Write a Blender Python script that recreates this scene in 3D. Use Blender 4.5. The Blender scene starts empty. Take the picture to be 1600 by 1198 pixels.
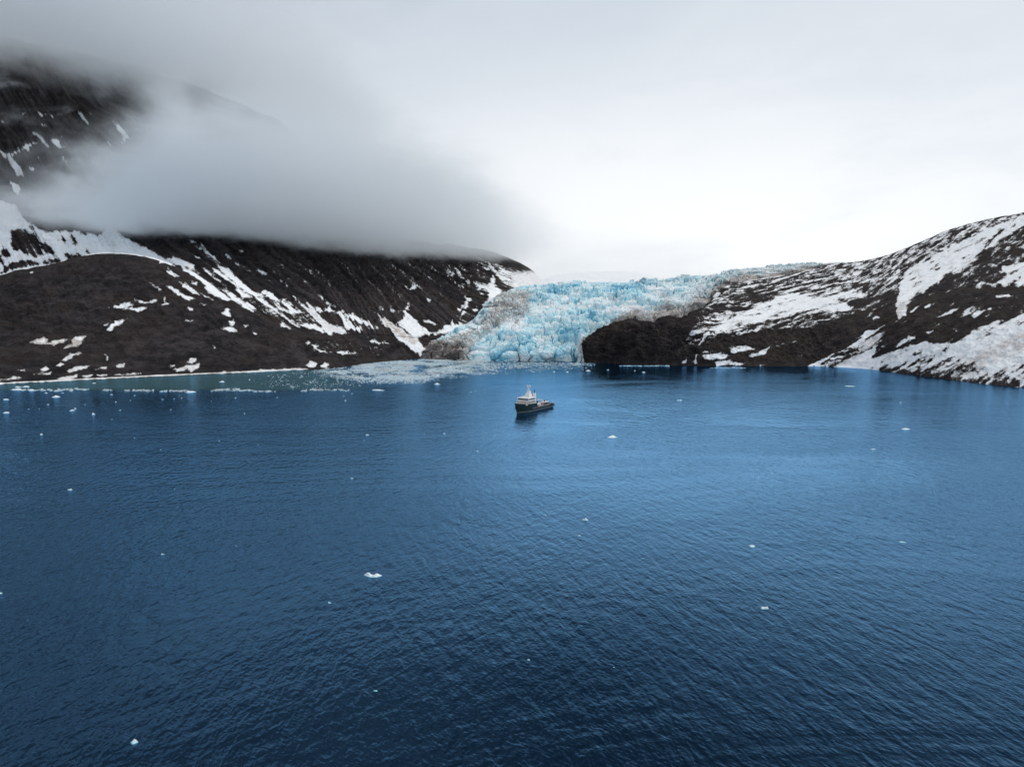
import bpy, bmesh, math, random
import numpy as np
from mathutils import Vector

random.seed(7)
rng = np.random.default_rng(11)
scene = bpy.context.scene
col = scene.collection
R = math.radians

# ------------------------------------------------------------------ survey
# the drone stands 80 m above the fjord; bearings and heights of the land
# were surveyed from there, every surveyed mark gets its own real distance
F, CX, CY, HOR, H = 1109.0, 800.0, 599.0, 470.0, 80.0
PITCH = math.atan((CY - HOR) / F)
CP, SP = math.cos(PITCH), math.sin(PITCH)


def at(px, py, Y):
    a = (px - CX) / F
    b = (CY - py) / F
    dy = CP + b * SP
    dz = -SP + b * CP
    s = Y / dy
    return np.stack([a * s, Y + 0 * a * s, H + dz * s], axis=-1)


def water_Y(py):
    b = (CY - np.asarray(py, float)) / F
    return -H * (CP + b * SP) / (-SP + b * CP)


def on_water(px, py):
    return at(np.asarray(px, float), np.asarray(py, float), water_Y(py))


def bearing(P):
    x, y, z = P[..., 0], P[..., 1], P[..., 2] - H
    d = y * CP - z * SP
    u = y * SP + z * CP
    return CX + F * x / d, CY - F * u / d


# ------------------------------------------------------------------- noise
def _hash(ix, iy, iz, seed):
    h = (ix.astype(np.uint32) * np.uint32(374761393) + iy.astype(np.uint32) * np.uint32(668265263)
         + iz.astype(np.uint32) * np.uint32(2147483647) + np.uint32((seed * 974711) & 0xffffffff))
    h = (h ^ (h >> np.uint32(13))) * np.uint32(1274126177)
    h = (h ^ (h >> np.uint32(15))) * np.uint32(2246822519)
    return h ^ (h >> np.uint32(16))


def _grad(h, x, y, z):
    a = (h & np.uint32(0xffff)).astype(np.float32) * np.float32(2 * math.pi / 65536)
    c = (h >> np.uint32(16)).astype(np.float32) * np.float32(2.0 / 65536) - 1
    s = np.sqrt(np.maximum(0, 1 - c * c))
    return s * np.cos(a) * x + s * np.sin(a) * y + c * z


def perlin(x, y, z, seed=0):
    x = np.asarray(x, np.float32); y = np.asarray(y, np.float32); z = np.asarray(z, np.float32)
    x, y, z = np.broadcast_arrays(x, y, z)
    fx, fy, fz = np.floor(x), np.floor(y), np.floor(z)
    ix, iy, iz = fx.astype(np.int64), fy.astype(np.int64), fz.astype(np.int64)
    x, y, z = x - fx, y - fy, z - fz
    u = x * x * x * (x * (x * 6 - 15) + 10)
    v = y * y * y * (y * (y * 6 - 15) + 10)
    w = z * z * z * (z * (z * 6 - 15) + 10)
    out = np.zeros_like(x)
    for dx in (0, 1):
        wx = u if dx else 1 - u
        for dy in (0, 1):
            wy = v if dy else 1 - v
            for dz in (0, 1):
                wz = w if dz else 1 - w
                out += wx * wy * wz * _grad(_hash(ix + dx, iy + dy, iz + dz, seed), x - dx, y - dy, z - dz)
    return out * 1.6


def fbm(x, y, z=0.0, octs=4, seed=0, gain=0.5, ridged=False):
    tot, a, n = 0, 1.0, 0.0
    for o in range(octs):
        k = 2.03 ** o
        p = perlin(np.asarray(x) * k, np.asarray(y) * k, np.asarray(z) * k + o * 7.3, seed + o)
        if ridged:
            p = 1 - 2.2 * np.abs(p)
        tot = tot + a * p
        n += a
        a *= gain
    return tot / n


def worley(x, y, seed=0):
    """distance to first and second cell point, and a random value of the first cell"""
    fx, fy = np.floor(x), np.floor(y)
    ix, iy = fx.astype(np.int64), fy.astype(np.int64)
    f1 = np.full(x.shape, 9.0, np.float32); f2 = f1.copy(); r = np.zeros_like(f1)
    z0 = np.zeros_like(ix)
    for dx in (-1, 0, 1):
        for dy in (-1, 0, 1):
            h = _hash(ix + dx, iy + dy, z0, seed)
            px = fx + dx + (h & np.uint32(0xffff)).astype(np.float32) / 65536
            py = fy + dy + (h >> np.uint32(16)).astype(np.float32) / 65536
            d = np.sqrt((px - x) ** 2 + (py - y) ** 2).astype(np.float32)
            rr = ((h * np.uint32(2654435761)) >> np.uint32(16)).astype(np.float32) / 65536
            m = d < f1
            f2 = np.where(m, f1, np.minimum(f2, d))
            r = np.where(m, rr, r)
            f1 = np.where(m, d, f1)
    return f1, f2, r


def sstep(a, b, x):
    t = np.clip((x - a) / (b - a), 0, 1)
    return t * t * (3 - 2 * t)


def pchip(x, xs, ys):
    xs = np.asarray(xs, float); ys = np.asarray(ys, float)
    h = np.diff(xs); d = np.diff(ys) / h
    m = np.zeros_like(ys)
    m[0], m[-1] = d[0], d[-1]
    for i in range(1, len(xs) - 1):
        if d[i - 1] * d[i] > 0:
            w1, w2 = 2 * h[i] + h[i - 1], h[i] + 2 * h[i - 1]
            m[i] = (w1 + w2) / (w1 / d[i - 1] + w2 / d[i])
    x = np.clip(x, xs[0], xs[-1])
    k = np.clip(np.searchsorted(xs, x) - 1, 0, len(xs) - 2)
    t = (x - xs[k]) / h[k]
    return ((2 * t**3 - 3 * t**2 + 1) * ys[k] + (t**3 - 2 * t**2 + t) * h[k] * m[k]
            + (-2 * t**3 + 3 * t**2) * ys[k + 1] + (t**3 - t**2) * h[k] * m[k + 1])


# ------------------------------------------------------------------ traces
def signed(px, py, poly):
    """signed distance (in survey units) to a closed outline, + inside"""
    n = len(poly)
    d2 = np.full(px.shape, 1e9); ins = np.zeros(px.shape, bool)
    for i in range(n):
        x0, y0 = poly[i]; x1, y1 = poly[(i + 1) % n]
        ex, ey = x1 - x0, y1 - y0
        L = ex * ex + ey * ey + 1e-9
        t = np.clip(((px - x0) * ex + (py - y0) * ey) / L, 0, 1)
        d2 = np.minimum(d2, (px - x0 - t * ex) ** 2 + (py - y0 - t * ey) ** 2)
        if y0 != y1:
            c = ((y0 > py) != (y1 > py)) & (px < ex * (py - y0) / ey + x0)
            ins ^= c
    d = np.sqrt(d2)
    return np.where(ins, d, -d)


def conv(o, pts):
    ox, oy, sc = o
    return [(ox + pts[i] / sc, oy + pts[i + 1] / sc) for i in range(0, len(pts), 2)]


WARP = {}
def warp(px, py):
    k = id(px)
    if k not in WARP:
        WARP.clear()
        WARP[k] = (px + 3.2 * fbm(px / 9, py / 6, 0.1, 4, 901, 0.65), py + 2.2 * fbm(px / 9, py / 6, 5.1, 4, 911, 0.65), px)
    return WARP[k][:2]


def trace(S, px, py, poly, mode, val=1.0, soft=4.0, where=None):
    poly = np.asarray(poly)
    px, py = warp(px, py)
    pad = soft + 2
    m = ((px > poly[:, 0].min() - pad) & (px < poly[:, 0].max() + pad)
         & (py > poly[:, 1].min() - pad) & (py < poly[:, 1].max() + pad))
    if where is not None:
        m &= where
    if not m.any():
        return
    sd = signed(px[m], py[m], poly)
    if mode == 'add':
        S[m] = np.maximum(S[m], np.clip((sd + 0.3) / soft, -1, 1) * val)
    elif mode == 'cut':
        S[m] = np.minimum(S[m], np.clip(-(sd + 0.3) / soft, -1, 1) * val)
    else:                                      # 'set' : soft blend towards a coverage
        w = sstep(-soft, soft, sd)
        S[m] = S[m] * (1 - w) + val * w


# --------------------------------------------------------------- materials
def new_mat(name):
    m = bpy.data.materials.new(name)
    m.use_nodes = True
    nt = m.node_tree
    nt.nodes.clear()
    out = nt.nodes.new('ShaderNodeOutputMaterial')
    return m, nt, out


def N(nt, kind, **kw):
    n = nt.nodes.new(kind)
    for k, v in kw.items():
        if k.startswith('i_'):
            key = k[2:]
            key = int(key) if key.isdigit() else key.replace('_', ' ')
            n.inputs[key].default_value = v
        else:
            setattr(n, k, v)
    return n


def math_n(nt, op, a, b=None, c=None, clamp=False):
    n = nt.nodes.new('ShaderNodeMath'); n.operation = op; n.use_clamp = clamp
    for i, v in enumerate((a, b, c)):
        if v is None:
            continue
        if isinstance(v, (int, float)):
            n.inputs[i].default_value = v
        else:
            nt.links.new(v, n.inputs[i])
    return n.outputs[0]


def ramp(nt, fac, a, b, lo=0.0, hi=1.0, smooth=True):
    n = nt.nodes.new('ShaderNodeMapRange')
    n.interpolation_type = 'SMOOTHSTEP' if smooth else 'LINEAR'
    n.inputs['From Min'].default_value = a; n.inputs['From Max'].default_value = b
    n.inputs['To Min'].default_value = lo; n.inputs['To Max'].default_value = hi
    nt.links.new(fac, n.inputs['Value'])
    return n.outputs['Result']


def mixc(nt, fac, a, b):
    n = nt.nodes.new('ShaderNodeMix'); n.data_type = 'RGBA'; n.clamp_factor = True
    for sock, v in ((n.inputs[0], fac), (n.inputs[6], a), (n.inputs[7], b)):
        if isinstance(v, (tuple, list)):
            sock.default_value = (v[0], v[1], v[2], 1)
        elif isinstance(v, (int, float)):
            sock.default_value = v
        else:
            nt.links.new(v, sock)
    return n.outputs[2]


def noise_n(nt, vec, scale, detail=4, rough=0.55, dist=0.0):
    n = nt.nodes.new('ShaderNodeTexNoise')
    n.inputs['Scale'].default_value = scale; n.inputs['Detail'].default_value = detail
    n.inputs['Roughness'].default_value = rough; n.inputs['Distortion'].default_value = dist
    if vec is not None:
        nt.links.new(vec, n.inputs['Vector'])
    return n.outputs['Fac']


def attr_n(nt, name):
    n = nt.nodes.new('ShaderNodeAttribute'); n.attribute_name = name
    return n.outputs['Fac']


def geo_pos(nt):
    return nt.nodes.new('ShaderNodeNewGeometry').outputs['Position']


def mapped(nt, vec, scale=(1, 1, 1), rot=(0, 0, 0), loc=(0, 0, 0)):
    n = nt.nodes.new('ShaderNodeMapping')
    n.inputs['Scale'].default_value = scale; n.inputs['Rotation'].default_value = rot
    n.inputs['Location'].default_value = loc
    nt.links.new(vec, n.inputs['Vector'])
    return n.outputs['Vector']


def simple_mat(name, color, rough=0.5, metal=0.0, var=0.15, scale=1.5):
    """painted or bare surface with a little grime"""
    m, nt, out = new_mat(name)
    b = N(nt, 'ShaderNodeBsdfPrincipled')
    tc = nt.nodes.new('ShaderNodeTexCoord').outputs['Object']
    f = noise_n(nt, tc, scale, 5, 0.6)
    dark = tuple(c * (1 - var) for c in color)
    nt.links.new(mixc(nt, ramp(nt, f, 0.35, 0.65), dark, color), b.inputs['Base Color'])
    b.inputs['Roughness'].default_value = rough; b.inputs['Metallic'].default_value = metal
    nt.links.new(b.outputs[0], out.inputs['Surface'])
    return m


def rock_mat(name, tint_a, tint_b, tint_c, snow_noise=0.35, nscale=0.35):
    m, nt, out = new_mat(name)
    L = nt.links
    p = geo_pos(nt)
    b = N(nt, 'ShaderNodeBsdfPrincipled')
    # rock: three tones of scree and bedrock, streaked down the slope by the 'streak' attribute
    big = noise_n(nt, p, 0.012, 4, 0.6)
    mid = noise_n(nt, p, 0.09, 6, 0.7)
    fine = noise_n(nt, p, 0.8, 4, 0.7)
    c = mixc(nt, ramp(nt, big, 0.35, 0.65), tint_a, tint_b)
    c = mixc(nt, ramp(nt, mid, 0.42, 0.66), c, tint_c)
    st = attr_n(nt, 'streak')
    c = mixc(nt, ramp(nt, st, 0.0, 0.7, 0, 0.5), c, tuple(x * 1.8 for x in tint_c))
    c = mixc(nt, ramp(nt, st, 0.0, -0.6, 0, 0.7), c, tuple(x * 0.55 for x in tint_a))
    mul = N(nt, 'ShaderNodeMix', data_type='RGBA', blend_type='MULTIPLY')
    mul.inputs[0].default_value = 1.0
    L.new(c, mul.inputs[6])
    L.new(mixc(nt, ramp(nt, fine, 0.3, 0.7), (0.45, 0.45, 0.45), (1.4, 1.4, 1.4)), mul.inputs[7])
    rock = mul.outputs[2]
    # snow
    nz = noise_n(nt, p, nscale, 5, 0.65)
    s = attr_n(nt, 'snow')
    s = math_n(nt, 'ADD', s, math_n(nt, 'MULTIPLY', math_n(nt, 'SUBTRACT', nz, 0.5), snow_noise * 2.4))
    sf = ramp(nt, s, -0.22, 0.22)
    dirt = attr_n(nt, 'dirt')
    dn = noise_n(nt, p, 0.15, 5, 0.6)
    dirt = math_n(nt, 'MULTIPLY', dirt, ramp(nt, dn, 0.3, 0.6), clamp=True)
    snowc = mixc(nt, dirt, (0.90, 0.92, 0.94), (0.42, 0.34, 0.29))
    snowc = mixc(nt, ramp(nt, dn, 0.45, 0.75, 0, 0.25), snowc, (0.66, 0.67, 0.70))
    snowc = mixc(nt, ramp(nt, s, 0.75, 0.05, 0, 0.45), snowc, (0.50, 0.47, 0.46))
    L.new(mixc(nt, sf, rock, snowc), b.inputs['Base Color'])
    b.inputs['Roughness'].default_value = 0.95
    b.inputs['Specular IOR Level'].default_value = 0.15
    bm = N(nt, 'ShaderNodeBump')
    bm.inputs['Strength'].default_value = 0.9; bm.inputs['Distance'].default_value = 3.2
    hgt = math_n(nt, 'ADD', math_n(nt, 'MULTIPLY', mid, 1.2), math_n(nt, 'MULTIPLY', fine, 0.15))
    hgt = math_n(nt, 'MULTIPLY', hgt, ramp(nt, sf, 0, 1, 1.0, 0.15))
    L.new(hgt, bm.inputs['Height']); L.new(bm.outputs[0], b.inputs['Normal'])
    L.new(b.outputs[0], out.inputs['Surface'])
    return m


# ------------------------------------------------------------- mesh makers
def tag(o, label, cat, group=None, kind=None):
    o['label'] = label; o['category'] = cat
    if group:
        o['group'] = group
    if kind:
        o['kind'] = kind
    return o


def mesh_obj(name, verts, faces, mat, parent=None, smooth=False, loc=None):
    me = bpy.data.meshes.new(name)
    verts = np.asarray(verts, np.float32).reshape(-1, 3)
    faces = np.asarray(faces, np.int32)
    k = faces.shape[1]
    me.vertices.add(len(verts)); me.vertices.foreach_set('co', verts.ravel())
    me.loops.add(faces.size); me.loops.foreach_set('vertex_index', faces.ravel())
    me.polygons.add(len(faces))
    me.polygons.foreach_set('loop_start', np.arange(0, faces.size, k, dtype=np.int32))
    me.update(calc_edges=True)
    me.polygons.foreach_set('use_smooth', np.full(len(faces), smooth))
    me.materials.append(mat)
    o = bpy.data.objects.new(name, me)
    col.objects.link(o)
    if parent is not None:
        o.parent = parent
    if loc is not None:
        o.location = loc
    return o


def add_attr(o, name, vals):
    a = o.data.attributes.new(name, 'FLOAT', 'POINT')
    a.data.foreach_set('value', np.asarray(vals, np.float32).ravel())


def grid_faces(nr, nc):
    i = np.arange(nr - 1)[:, None] * nc + np.arange(nc - 1)[None, :]
    return np.stack([i, i + 1, i + nc + 1, i + nc], -1).reshape(-1, 4)


def loft(ribs, cols, rows):
    """ribs: [(px list, py list, Y list or None for the waterline)], rows: samples per span"""
    K = []
    for r in ribs:
        xs = [q[0] for q in r]
        py = pchip(cols, xs, [q[1] for q in r])
        if len(r[0]) == 2:
            Y = water_Y(py)
        else:
            Y = pchip(cols, xs, [q[2] for q in r])
        K.append(at(cols, py, Y))
    K = np.stack(K)                                     # rib, col, 3
    n = len(K)
    out, tt = [], []
    for k in range(n - 1):
        p0 = K[k - 1] if k > 0 else 2 * K[0] - K[1]
        p1, p2 = K[k], K[k + 1]
        p3 = K[k + 2] if k + 2 < n else 2 * K[n - 1] - K[n - 2]
        m1, m2 = 0.35 * (p2 - p0), 0.35 * (p3 - p1)
        ts = np.linspace(0, 1, rows[k], endpoint=(k == n - 2))
        for t in ts:
            out.append((2 * t**3 - 3 * t**2 + 1) * p1 + (t**3 - 2 * t**2 + t) * m1
                       + (-2 * t**3 + 3 * t**2) * p2 + (t**3 - t**2) * m2)
            tt.append(k + t)
    return np.stack(out), np.array(tt)


def normals(G):
    du = np.gradient(G, axis=1); dv = np.gradient(G, axis=0)
    n = np.cross(du, dv)
    n /= np.linalg.norm(n, axis=-1, keepdims=True) + 1e-9
    return n


# ================================================================== WORLD
SUN_AZ, SUN_EL = R(78), R(55)           # azimuth clockwise from +Y, behind thin cloud
w = bpy.data.worlds.new('World'); scene.world = w; w.use_nodes = True
nt = w.node_tree; nt.nodes.clear()
wo = nt.nodes.new('ShaderNodeOutputWorld')
bg1 = nt.nodes.new('ShaderNodeBackground')
sky = nt.nodes.new('ShaderNodeTexSky'); sky.sky_type = 'NISHITA'; sky.sun_disc = False
sky.sun_elevation = SUN_EL; sky.sun_rotation = SUN_AZ
nt.links.new(sky.outputs[0], bg1.inputs[0]); bg1.inputs[1].default_value = 0.06
tc = nt.nodes.new('ShaderNodeTexCoord').outputs['Generated']
sep = nt.nodes.new('ShaderNodeSeparateXYZ'); nt.links.new(tc, sep.inputs[0])
X, Yd, Z = sep.outputs
el = ramp(nt, Z, 0.02, 0.42)
cl = mixc(nt, el, (0.84, 0.87, 0.90), (0.58, 0.65, 0.73))
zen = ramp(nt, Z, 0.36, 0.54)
# the deck is thicker and greyer to the left, thin and bright to the right
side = ramp(nt, X, 0.08, -0.50)
cl = mixc(nt, math_n(nt, 'MULTIPLY', side, ramp(nt, Z, 0.05, 0.40, 0.55, 1.0)), cl, (0.48, 0.55, 0.64))
cl = mixc(nt, zen, cl, (0.055, 0.075, 0.10))  # sky above the view darkened on purpose so the near water reflects less light
back = ramp(nt, Yd, 0.3, -0.8)
cl = mixc(nt, back, cl, (0.72, 0.77, 0.83))
nz = noise_n(nt, mapped(nt, tc, (1.6, 1.6, 5.0)), 1.7, 5, 0.5, 0.4)
cl2 = mixc(nt, ramp(nt, nz, 0.35, 0.68, 0.0, 0.22), cl, (0.98, 0.985, 0.99))
nz2 = noise_n(nt, mapped(nt, tc, (2.0, 2.0, 6.0), loc=(3.1, 0.4, 1.7)), 1.6, 5, 0.55, 0.5)
cl3 = mixc(nt, ramp(nt, nz2, 0.42, 0.72, 0.0, 0.5), cl2, (0.62, 0.68, 0.74))
# the deck is thinnest over the glacier valley to the right
gl = N(nt, 'ShaderNodeVectorMath', operation='DOT_PRODUCT')
nt.links.new(tc, gl.inputs[0])
GA, GE = R(17), R(9)
gl.inputs[1].default_value = (math.sin(GA) * math.cos(GE), math.cos(GA) * math.cos(GE), math.sin(GE))
glf = math_n(nt, 'POWER', math_n(nt, 'MAXIMUM', gl.outputs['Value'], 0.0), 7.0)
glf = math_n(nt, 'MULTIPLY', glf, ramp(nt, Z, 0.46, 0.02))
cl4 = mixc(nt, math_n(nt, 'MULTIPLY', glf, 0.9), cl2, (1.06, 1.08, 1.10))
cl4 = mixc(nt, ramp(nt, nz2, 0.40, 0.68, 0.0, 0.42), cl4, (0.70, 0.755, 0.81))
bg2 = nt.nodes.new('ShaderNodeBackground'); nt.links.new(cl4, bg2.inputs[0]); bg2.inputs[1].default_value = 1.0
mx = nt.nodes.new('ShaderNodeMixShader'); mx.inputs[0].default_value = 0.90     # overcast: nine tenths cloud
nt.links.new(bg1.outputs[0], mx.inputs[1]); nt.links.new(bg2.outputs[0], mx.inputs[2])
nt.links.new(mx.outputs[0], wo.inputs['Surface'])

sl = bpy.data.lights.new('sun', 'SUN'); sl.energy = 1.5; sl.angle = R(20); sl.color = (1.0, 0.97, 0.92)
so = bpy.data.objects.new('sun', sl); col.objects.link(so)
sd = Vector((math.sin(SUN_AZ) * math.cos(SUN_EL), math.cos(SUN_AZ) * math.cos(SUN_EL), math.sin(SUN_EL)))
so.rotation_euler = sd.to_track_quat('Z', 'Y').to_euler(); so.location = (300, 300, 900)

cam = bpy.data.cameras.new('camera'); co = bpy.data.objects.new('camera', cam); col.objects.link(co)
co.location = (0, 0, H); co.rotation_euler = (math.pi / 2 - PITCH, 0, 0)
cam.sensor_width = 36; cam.lens = 36 * F / 1600; cam.clip_start = 0.5; cam.clip_end = 60000
scene.camera = co

# ================================================================== WATER
m, nt, out = new_mat('fjord_water'); L = nt.links
p = geo_pos(nt)
CREST = R(20)                                             # crests run a little left of straight ahead
def waves(lam, along, det, loc, ang):
    v = mapped(nt, mapped(nt, p, (1, 1, 1), (0, 0, -ang)), (1 / lam, 1 / along, 1 / lam), loc=loc)
    return noise_n(nt, v, 1.0, det, 0.5, 0.35)
w1 = waves(3.6, 11, 2, (0, 0, 0), CREST)
w2 = waves(1.7, 4.6, 2, (9, 4, 0), CREST - R(12))
w3 = waves(0.75, 1.5, 3, (3, 7, 0), CREST + R(25))
w4 = waves(2.6, 7, 2, (5, 1, 0), R(-38))
# wind lanes: calmer and rougher water
lane = noise_n(nt, mapped(nt, p, (0.0045, 0.0085, 0.0), (0, 0, R(-14))), 1.0, 5, 0.6, 1.6)
wind = ramp(nt, lane, 0.30, 0.68, 0.55, 1.15)
sxy = nt.nodes.new('ShaderNodeSeparateXYZ'); L.new(p, sxy.inputs[0])
shelter = ramp(nt, sxy.outputs[0], -170, 40, 1.6, 0.85)      # breezier under the left mountain
h = math_n(nt, 'MULTIPLY', w1, 0.52)
h = math_n(nt, 'MULTIPLY_ADD', w2, 0.36, h)
h = math_n(nt, 'MULTIPLY_ADD', w3, 0.17, h)
h = math_n(nt, 'MULTIPLY_ADD', w4, 0.28, h)
h = math_n(nt, 'MULTIPLY', h, math_n(nt, 'MULTIPLY', math_n(nt, 'MULTIPLY', wind, shelter), 0.72))
bm = N(nt, 'ShaderNodeBump'); bm.inputs['Strength'].default_value = 1.0; bm.inputs['Distance'].default_value = 1.0
L.new(h, bm.inputs['Height'])
dif = N(nt, 'ShaderNodeBsdfDiffuse'); glo = N(nt, 'ShaderNodeBsdfGlossy')
silt = attr_n(nt, 'silt')
L.new(mixc(nt, silt, (0.0008, 0.0050, 0.015), (0.050, 0.098, 0.098)), dif.inputs['Color'])
glo.inputs['Color'].default_value = (0.29, 0.62, 1.0, 1)
L.new(ramp(nt, lane, 0.36, 0.60, 0.06, 0.16), glo.inputs['Roughness'])
L.new(bm.outputs[0], glo.inputs['Normal'])
fr = N(nt, 'ShaderNodeFresnel'); fr.inputs['IOR'].default_value = 1.33; L.new(bm.outputs[0], fr.inputs['Normal'])
mxs = N(nt, 'ShaderNodeMixShader'); fac = (math_n(nt, 'MINIMUM', math_n(nt, 'MULTIPLY', fr.outputs[0], 2.3), 0.74))
L.new(math_n(nt, 'MULTIPLY', fac, ramp(nt, silt, 0, 1, 1.0, 0.5)), mxs.inputs[0]); L.new(dif.outputs[0], mxs.inputs[1]); L.new(glo.outputs[0], mxs.inputs[2])
L.new(mxs.outputs[0], out.inputs['Surface'])
WATER = m
xs = np.concatenate([np.linspace(-9000, -1000, 12), np.linspace(-950, 950, 191), np.linspace(1000, 9000, 12)])
ys = np.concatenate([np.linspace(-9000, 0, 12), np.linspace(20, 1400, 140), np.linspace(1500, 9000, 12)])
GX, GY = np.meshgrid(xs, ys)
G = np.stack([GX, GY, np.zeros_like(GX)], -1)
water = mesh_obj('water', G, grid_faces(len(ys), len(xs)), m, smooth=True)
tag(water, 'dark blue rippled fjord water filling the foreground', 'water', kind='structure')
wpx, wpy = bearing(np.stack([GX, np.maximum(GY, 60), GX * 0], -1))
silt = sstep(640, 470, wpx) * sstep(613, 607, wpy + 3 * fbm(wpx / 60, wpy / 8, 0, 3, 391)) * (GY > 200)
silt += 0.7 * sstep(600, 700, wpx) * sstep(960, 880, wpx) * sstep(606, 570, wpy) * (GY > 200)
add_attr(water, 'silt', np.clip(silt, 0, 1))

# ========================================================== LEFT MOUNTAIN
shore = [(-350, 622), (-150, 609), (0, 600.5), (100, 595.5), (200, 590.5), (300, 586), (380, 582.5), (440, 579), (500, 577),
         (530, 574), (570, 568), (620, 563), (660, 560), (700, 560), (740, 559)]
R1 = [(q[0], q[1], float(water_Y(q[1]))) for q in shore] + [(800, 500, 1450), (850, 462, 1900), (900, 452, 2100)]
R0 = [(q[0], q[1] + 8, q[2] - 25) for q in R1]
R2 = [(-350, 520, 760), (0, 505, 850), (130, 505, 855), (270, 508, 880), (330, 520, 885), (400, 540, 900), (500, 551, 915), (600, 545, 985),
      (650, 546, 1005), (700, 540, 1050), (740, 530, 1110), (800, 485, 1480), (850, 456, 1920), (900, 452, 2120)]
R3 = [(-350, 450, 960), (-100, 440, 980), (0, 431, 1000), (25, 424, 1000), (70, 416, 1000), (100, 409, 1000), (125, 401.5, 1000), (150, 397.5, 1000),
      (180, 397, 1000), (220, 401, 1000), (255, 411, 1000), (300, 432, 995), (350, 460, 990), (400, 491, 985), (440, 512, 980),
      (480, 521, 980), (540, 526, 1000), (600, 529, 1035), (650, 532, 1060), (700, 520, 1150), (740, 505, 1250), (800, 472, 1550), (850, 450, 1950), (900, 450, 2150)]
R4 = [(-350, 475, 1060), (0, 450, 1090), (150, 425, 1100), (220, 425, 1100), (265, 424, 1060), (300, 430, 1012), (350, 456, 1004), (400, 486, 998), (440, 508, 992),
      (480, 517, 992), (540, 522, 1012), (600, 525, 1048), (650, 528, 1074), (700, 515, 1170), (740, 500, 1275), (800, 468, 1580), (850, 448, 1970), (900, 449, 2170)]
R5 = [(-350, 430, 1160), (0, 418, 1180), (100, 404, 1190), (150, 396, 1190), (220, 397, 1180), (265, 405, 1120), (300, 418, 1060), (350, 440, 1040), (400, 468, 1035), (480, 503, 1025),
      (540, 510, 1040), (600, 514, 1075), (650, 518, 1095), (700, 505, 1200), (740, 488, 1320), (800, 460, 1620), (850, 450, 1990), (900, 464, 2180)]
R6 = [(-350, 310, 1250), (0, 330, 1270), (170, 347, 1280), (300, 373, 1240), (400, 398, 1260), (500, 430, 1310), (600, 446, 1370), (700, 448, 1490),
      (750, 440, 1620), (800, 435, 1820), (850, 449, 2080), (900, 464, 2200)]
R7 = [(-350, 120, 1540), (0, 172, 1550), (200, 185, 1560), (300, 225, 1560), (400, 280, 1560), (470, 330, 1570), (520, 375, 1600), (600, 402, 1660), (700, 410, 1760),
      (750, 413, 1860), (800, 421, 2010), (850, 447.5, 2160), (900, 462, 2250)]
R8 = [(-350, -60, 1760), (0, 60, 1760), (200, 105, 1760), (400, 178, 1730), (440, 195, 1720), (460, 218, 1710), (475, 252, 1700), (500, 312, 1700), (540, 358, 1720), (600, 380, 1780),
      (700, 392, 1850), (760, 399, 1930), (800, 413, 2060), (830, 429, 2160), (850, 447, 2220), (900, 462, 2300)]
R9 = [(q[0], q[1] + 130, q[2] + 420) for q in R8]
cols = np.concatenate([np.arange(-350, -10, 5.0), np.arange(-10, 880, 1.0)])
G, tt = loft([R0, R1, R2, R3, R4, R5, R6, R7, R8, R9], cols, [5, 75, 75, 14, 30, 100, 100, 50, 8])
px, py = bearing(G)
T = np.repeat(tt[:, None], G.shape[1], 1)
nrm = normals(G)
if nrm[100, 300, 2] < 0:
    nrm = -nrm
x, y, z = G[..., 0], G[..., 1], G[..., 2]
amp_t = np.interp(tt, [0, 1, 1.3, 2.2, 2.85, 3, 3.6, 4.4, 5, 6, 7, 7.8, 8, 9], [0, 0.3, 5, 8, 4.0, 1.6, 1.8, 2.0, 5, 12, 15, 7, 5, 10])[:, None]
ang = np.interp(cols, [-350, 250, 500, 620, 720, 880], [70, 38, 38, 62, 62, 34])[None, :] * math.pi / 180
mp = y / F                                            # metres per survey unit
gx = (px - 300) * mp; gy = (py - 450) * mp
across = gx * np.sin(ang) - gy * np.cos(ang); along = gx * np.cos(ang) + gy * np.sin(ang)
gull = fbm(across / 34, along / 210, 0.3, 4, 3, 0.55, ridged=True)
lump = fbm(x / 60, y / 60, z / 60, 6, 21, 0.56)
crag = fbm(x / 17, y / 17, z / 20, 6, 31, 0.62, ridged=True)
soft_r = sstep(700, 810, px)
disp = amp_t * ((0.6 + 0.4 * sstep(4.5, 5.5, T)) * gull + 0.9 * lump + (0.5 + 0.35 * sstep(4.5, 5.5, T)) * crag) * (1 - 0.75 * soft_r)
G = G + nrm * disp[..., None]
px, py = bearing(G)

streak = fbm(across / 7, along / 70, 0.7, 4, 41)
S = np.full(px.shape, -1.5)
D = np.zeros(px.shape)
hill = T < 3.3
wall = T >= 3.0
# general thin coverage : broken snow between the boulders
trace(S, px, py, [(455, 530), (520, 528), (600, 540), (650, 548), (640, 558), (560, 560), (500, 558), (470, 548)], 'set', -0.45, 10, hill)
trace(S, px, py, conv((700, 390, 5.333), [180, 60, 330, 80, 480, 140, 600, 190, 770, 270, 760, 330, 560, 330, 470, 320, 420, 230, 300, 120]), 'set', 0.22, 8, wall)
trace(S, px, py, conv((250, 360, 8), [300, 400, 440, 430, 860, 490, 1180, 740, 1400, 780, 1600, 900, 1600, 1120, 1400, 1080, 1150, 1000, 900, 890, 590, 760, 270, 490]), 'set', -0.28, 7)
trace(S, px, py, [(440, 478), (470, 480), (520, 505), (545, 520), (500, 522), (470, 512), (440, 505)], 'set', -0.45, 5)
trace(S, px, py, [(430, 412), (560, 408), (700, 408), (780, 412), (760, 455), (700, 470), (620, 470), (560, 452), (480, 452)], 'set', -0.80, 12, wall)
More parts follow.
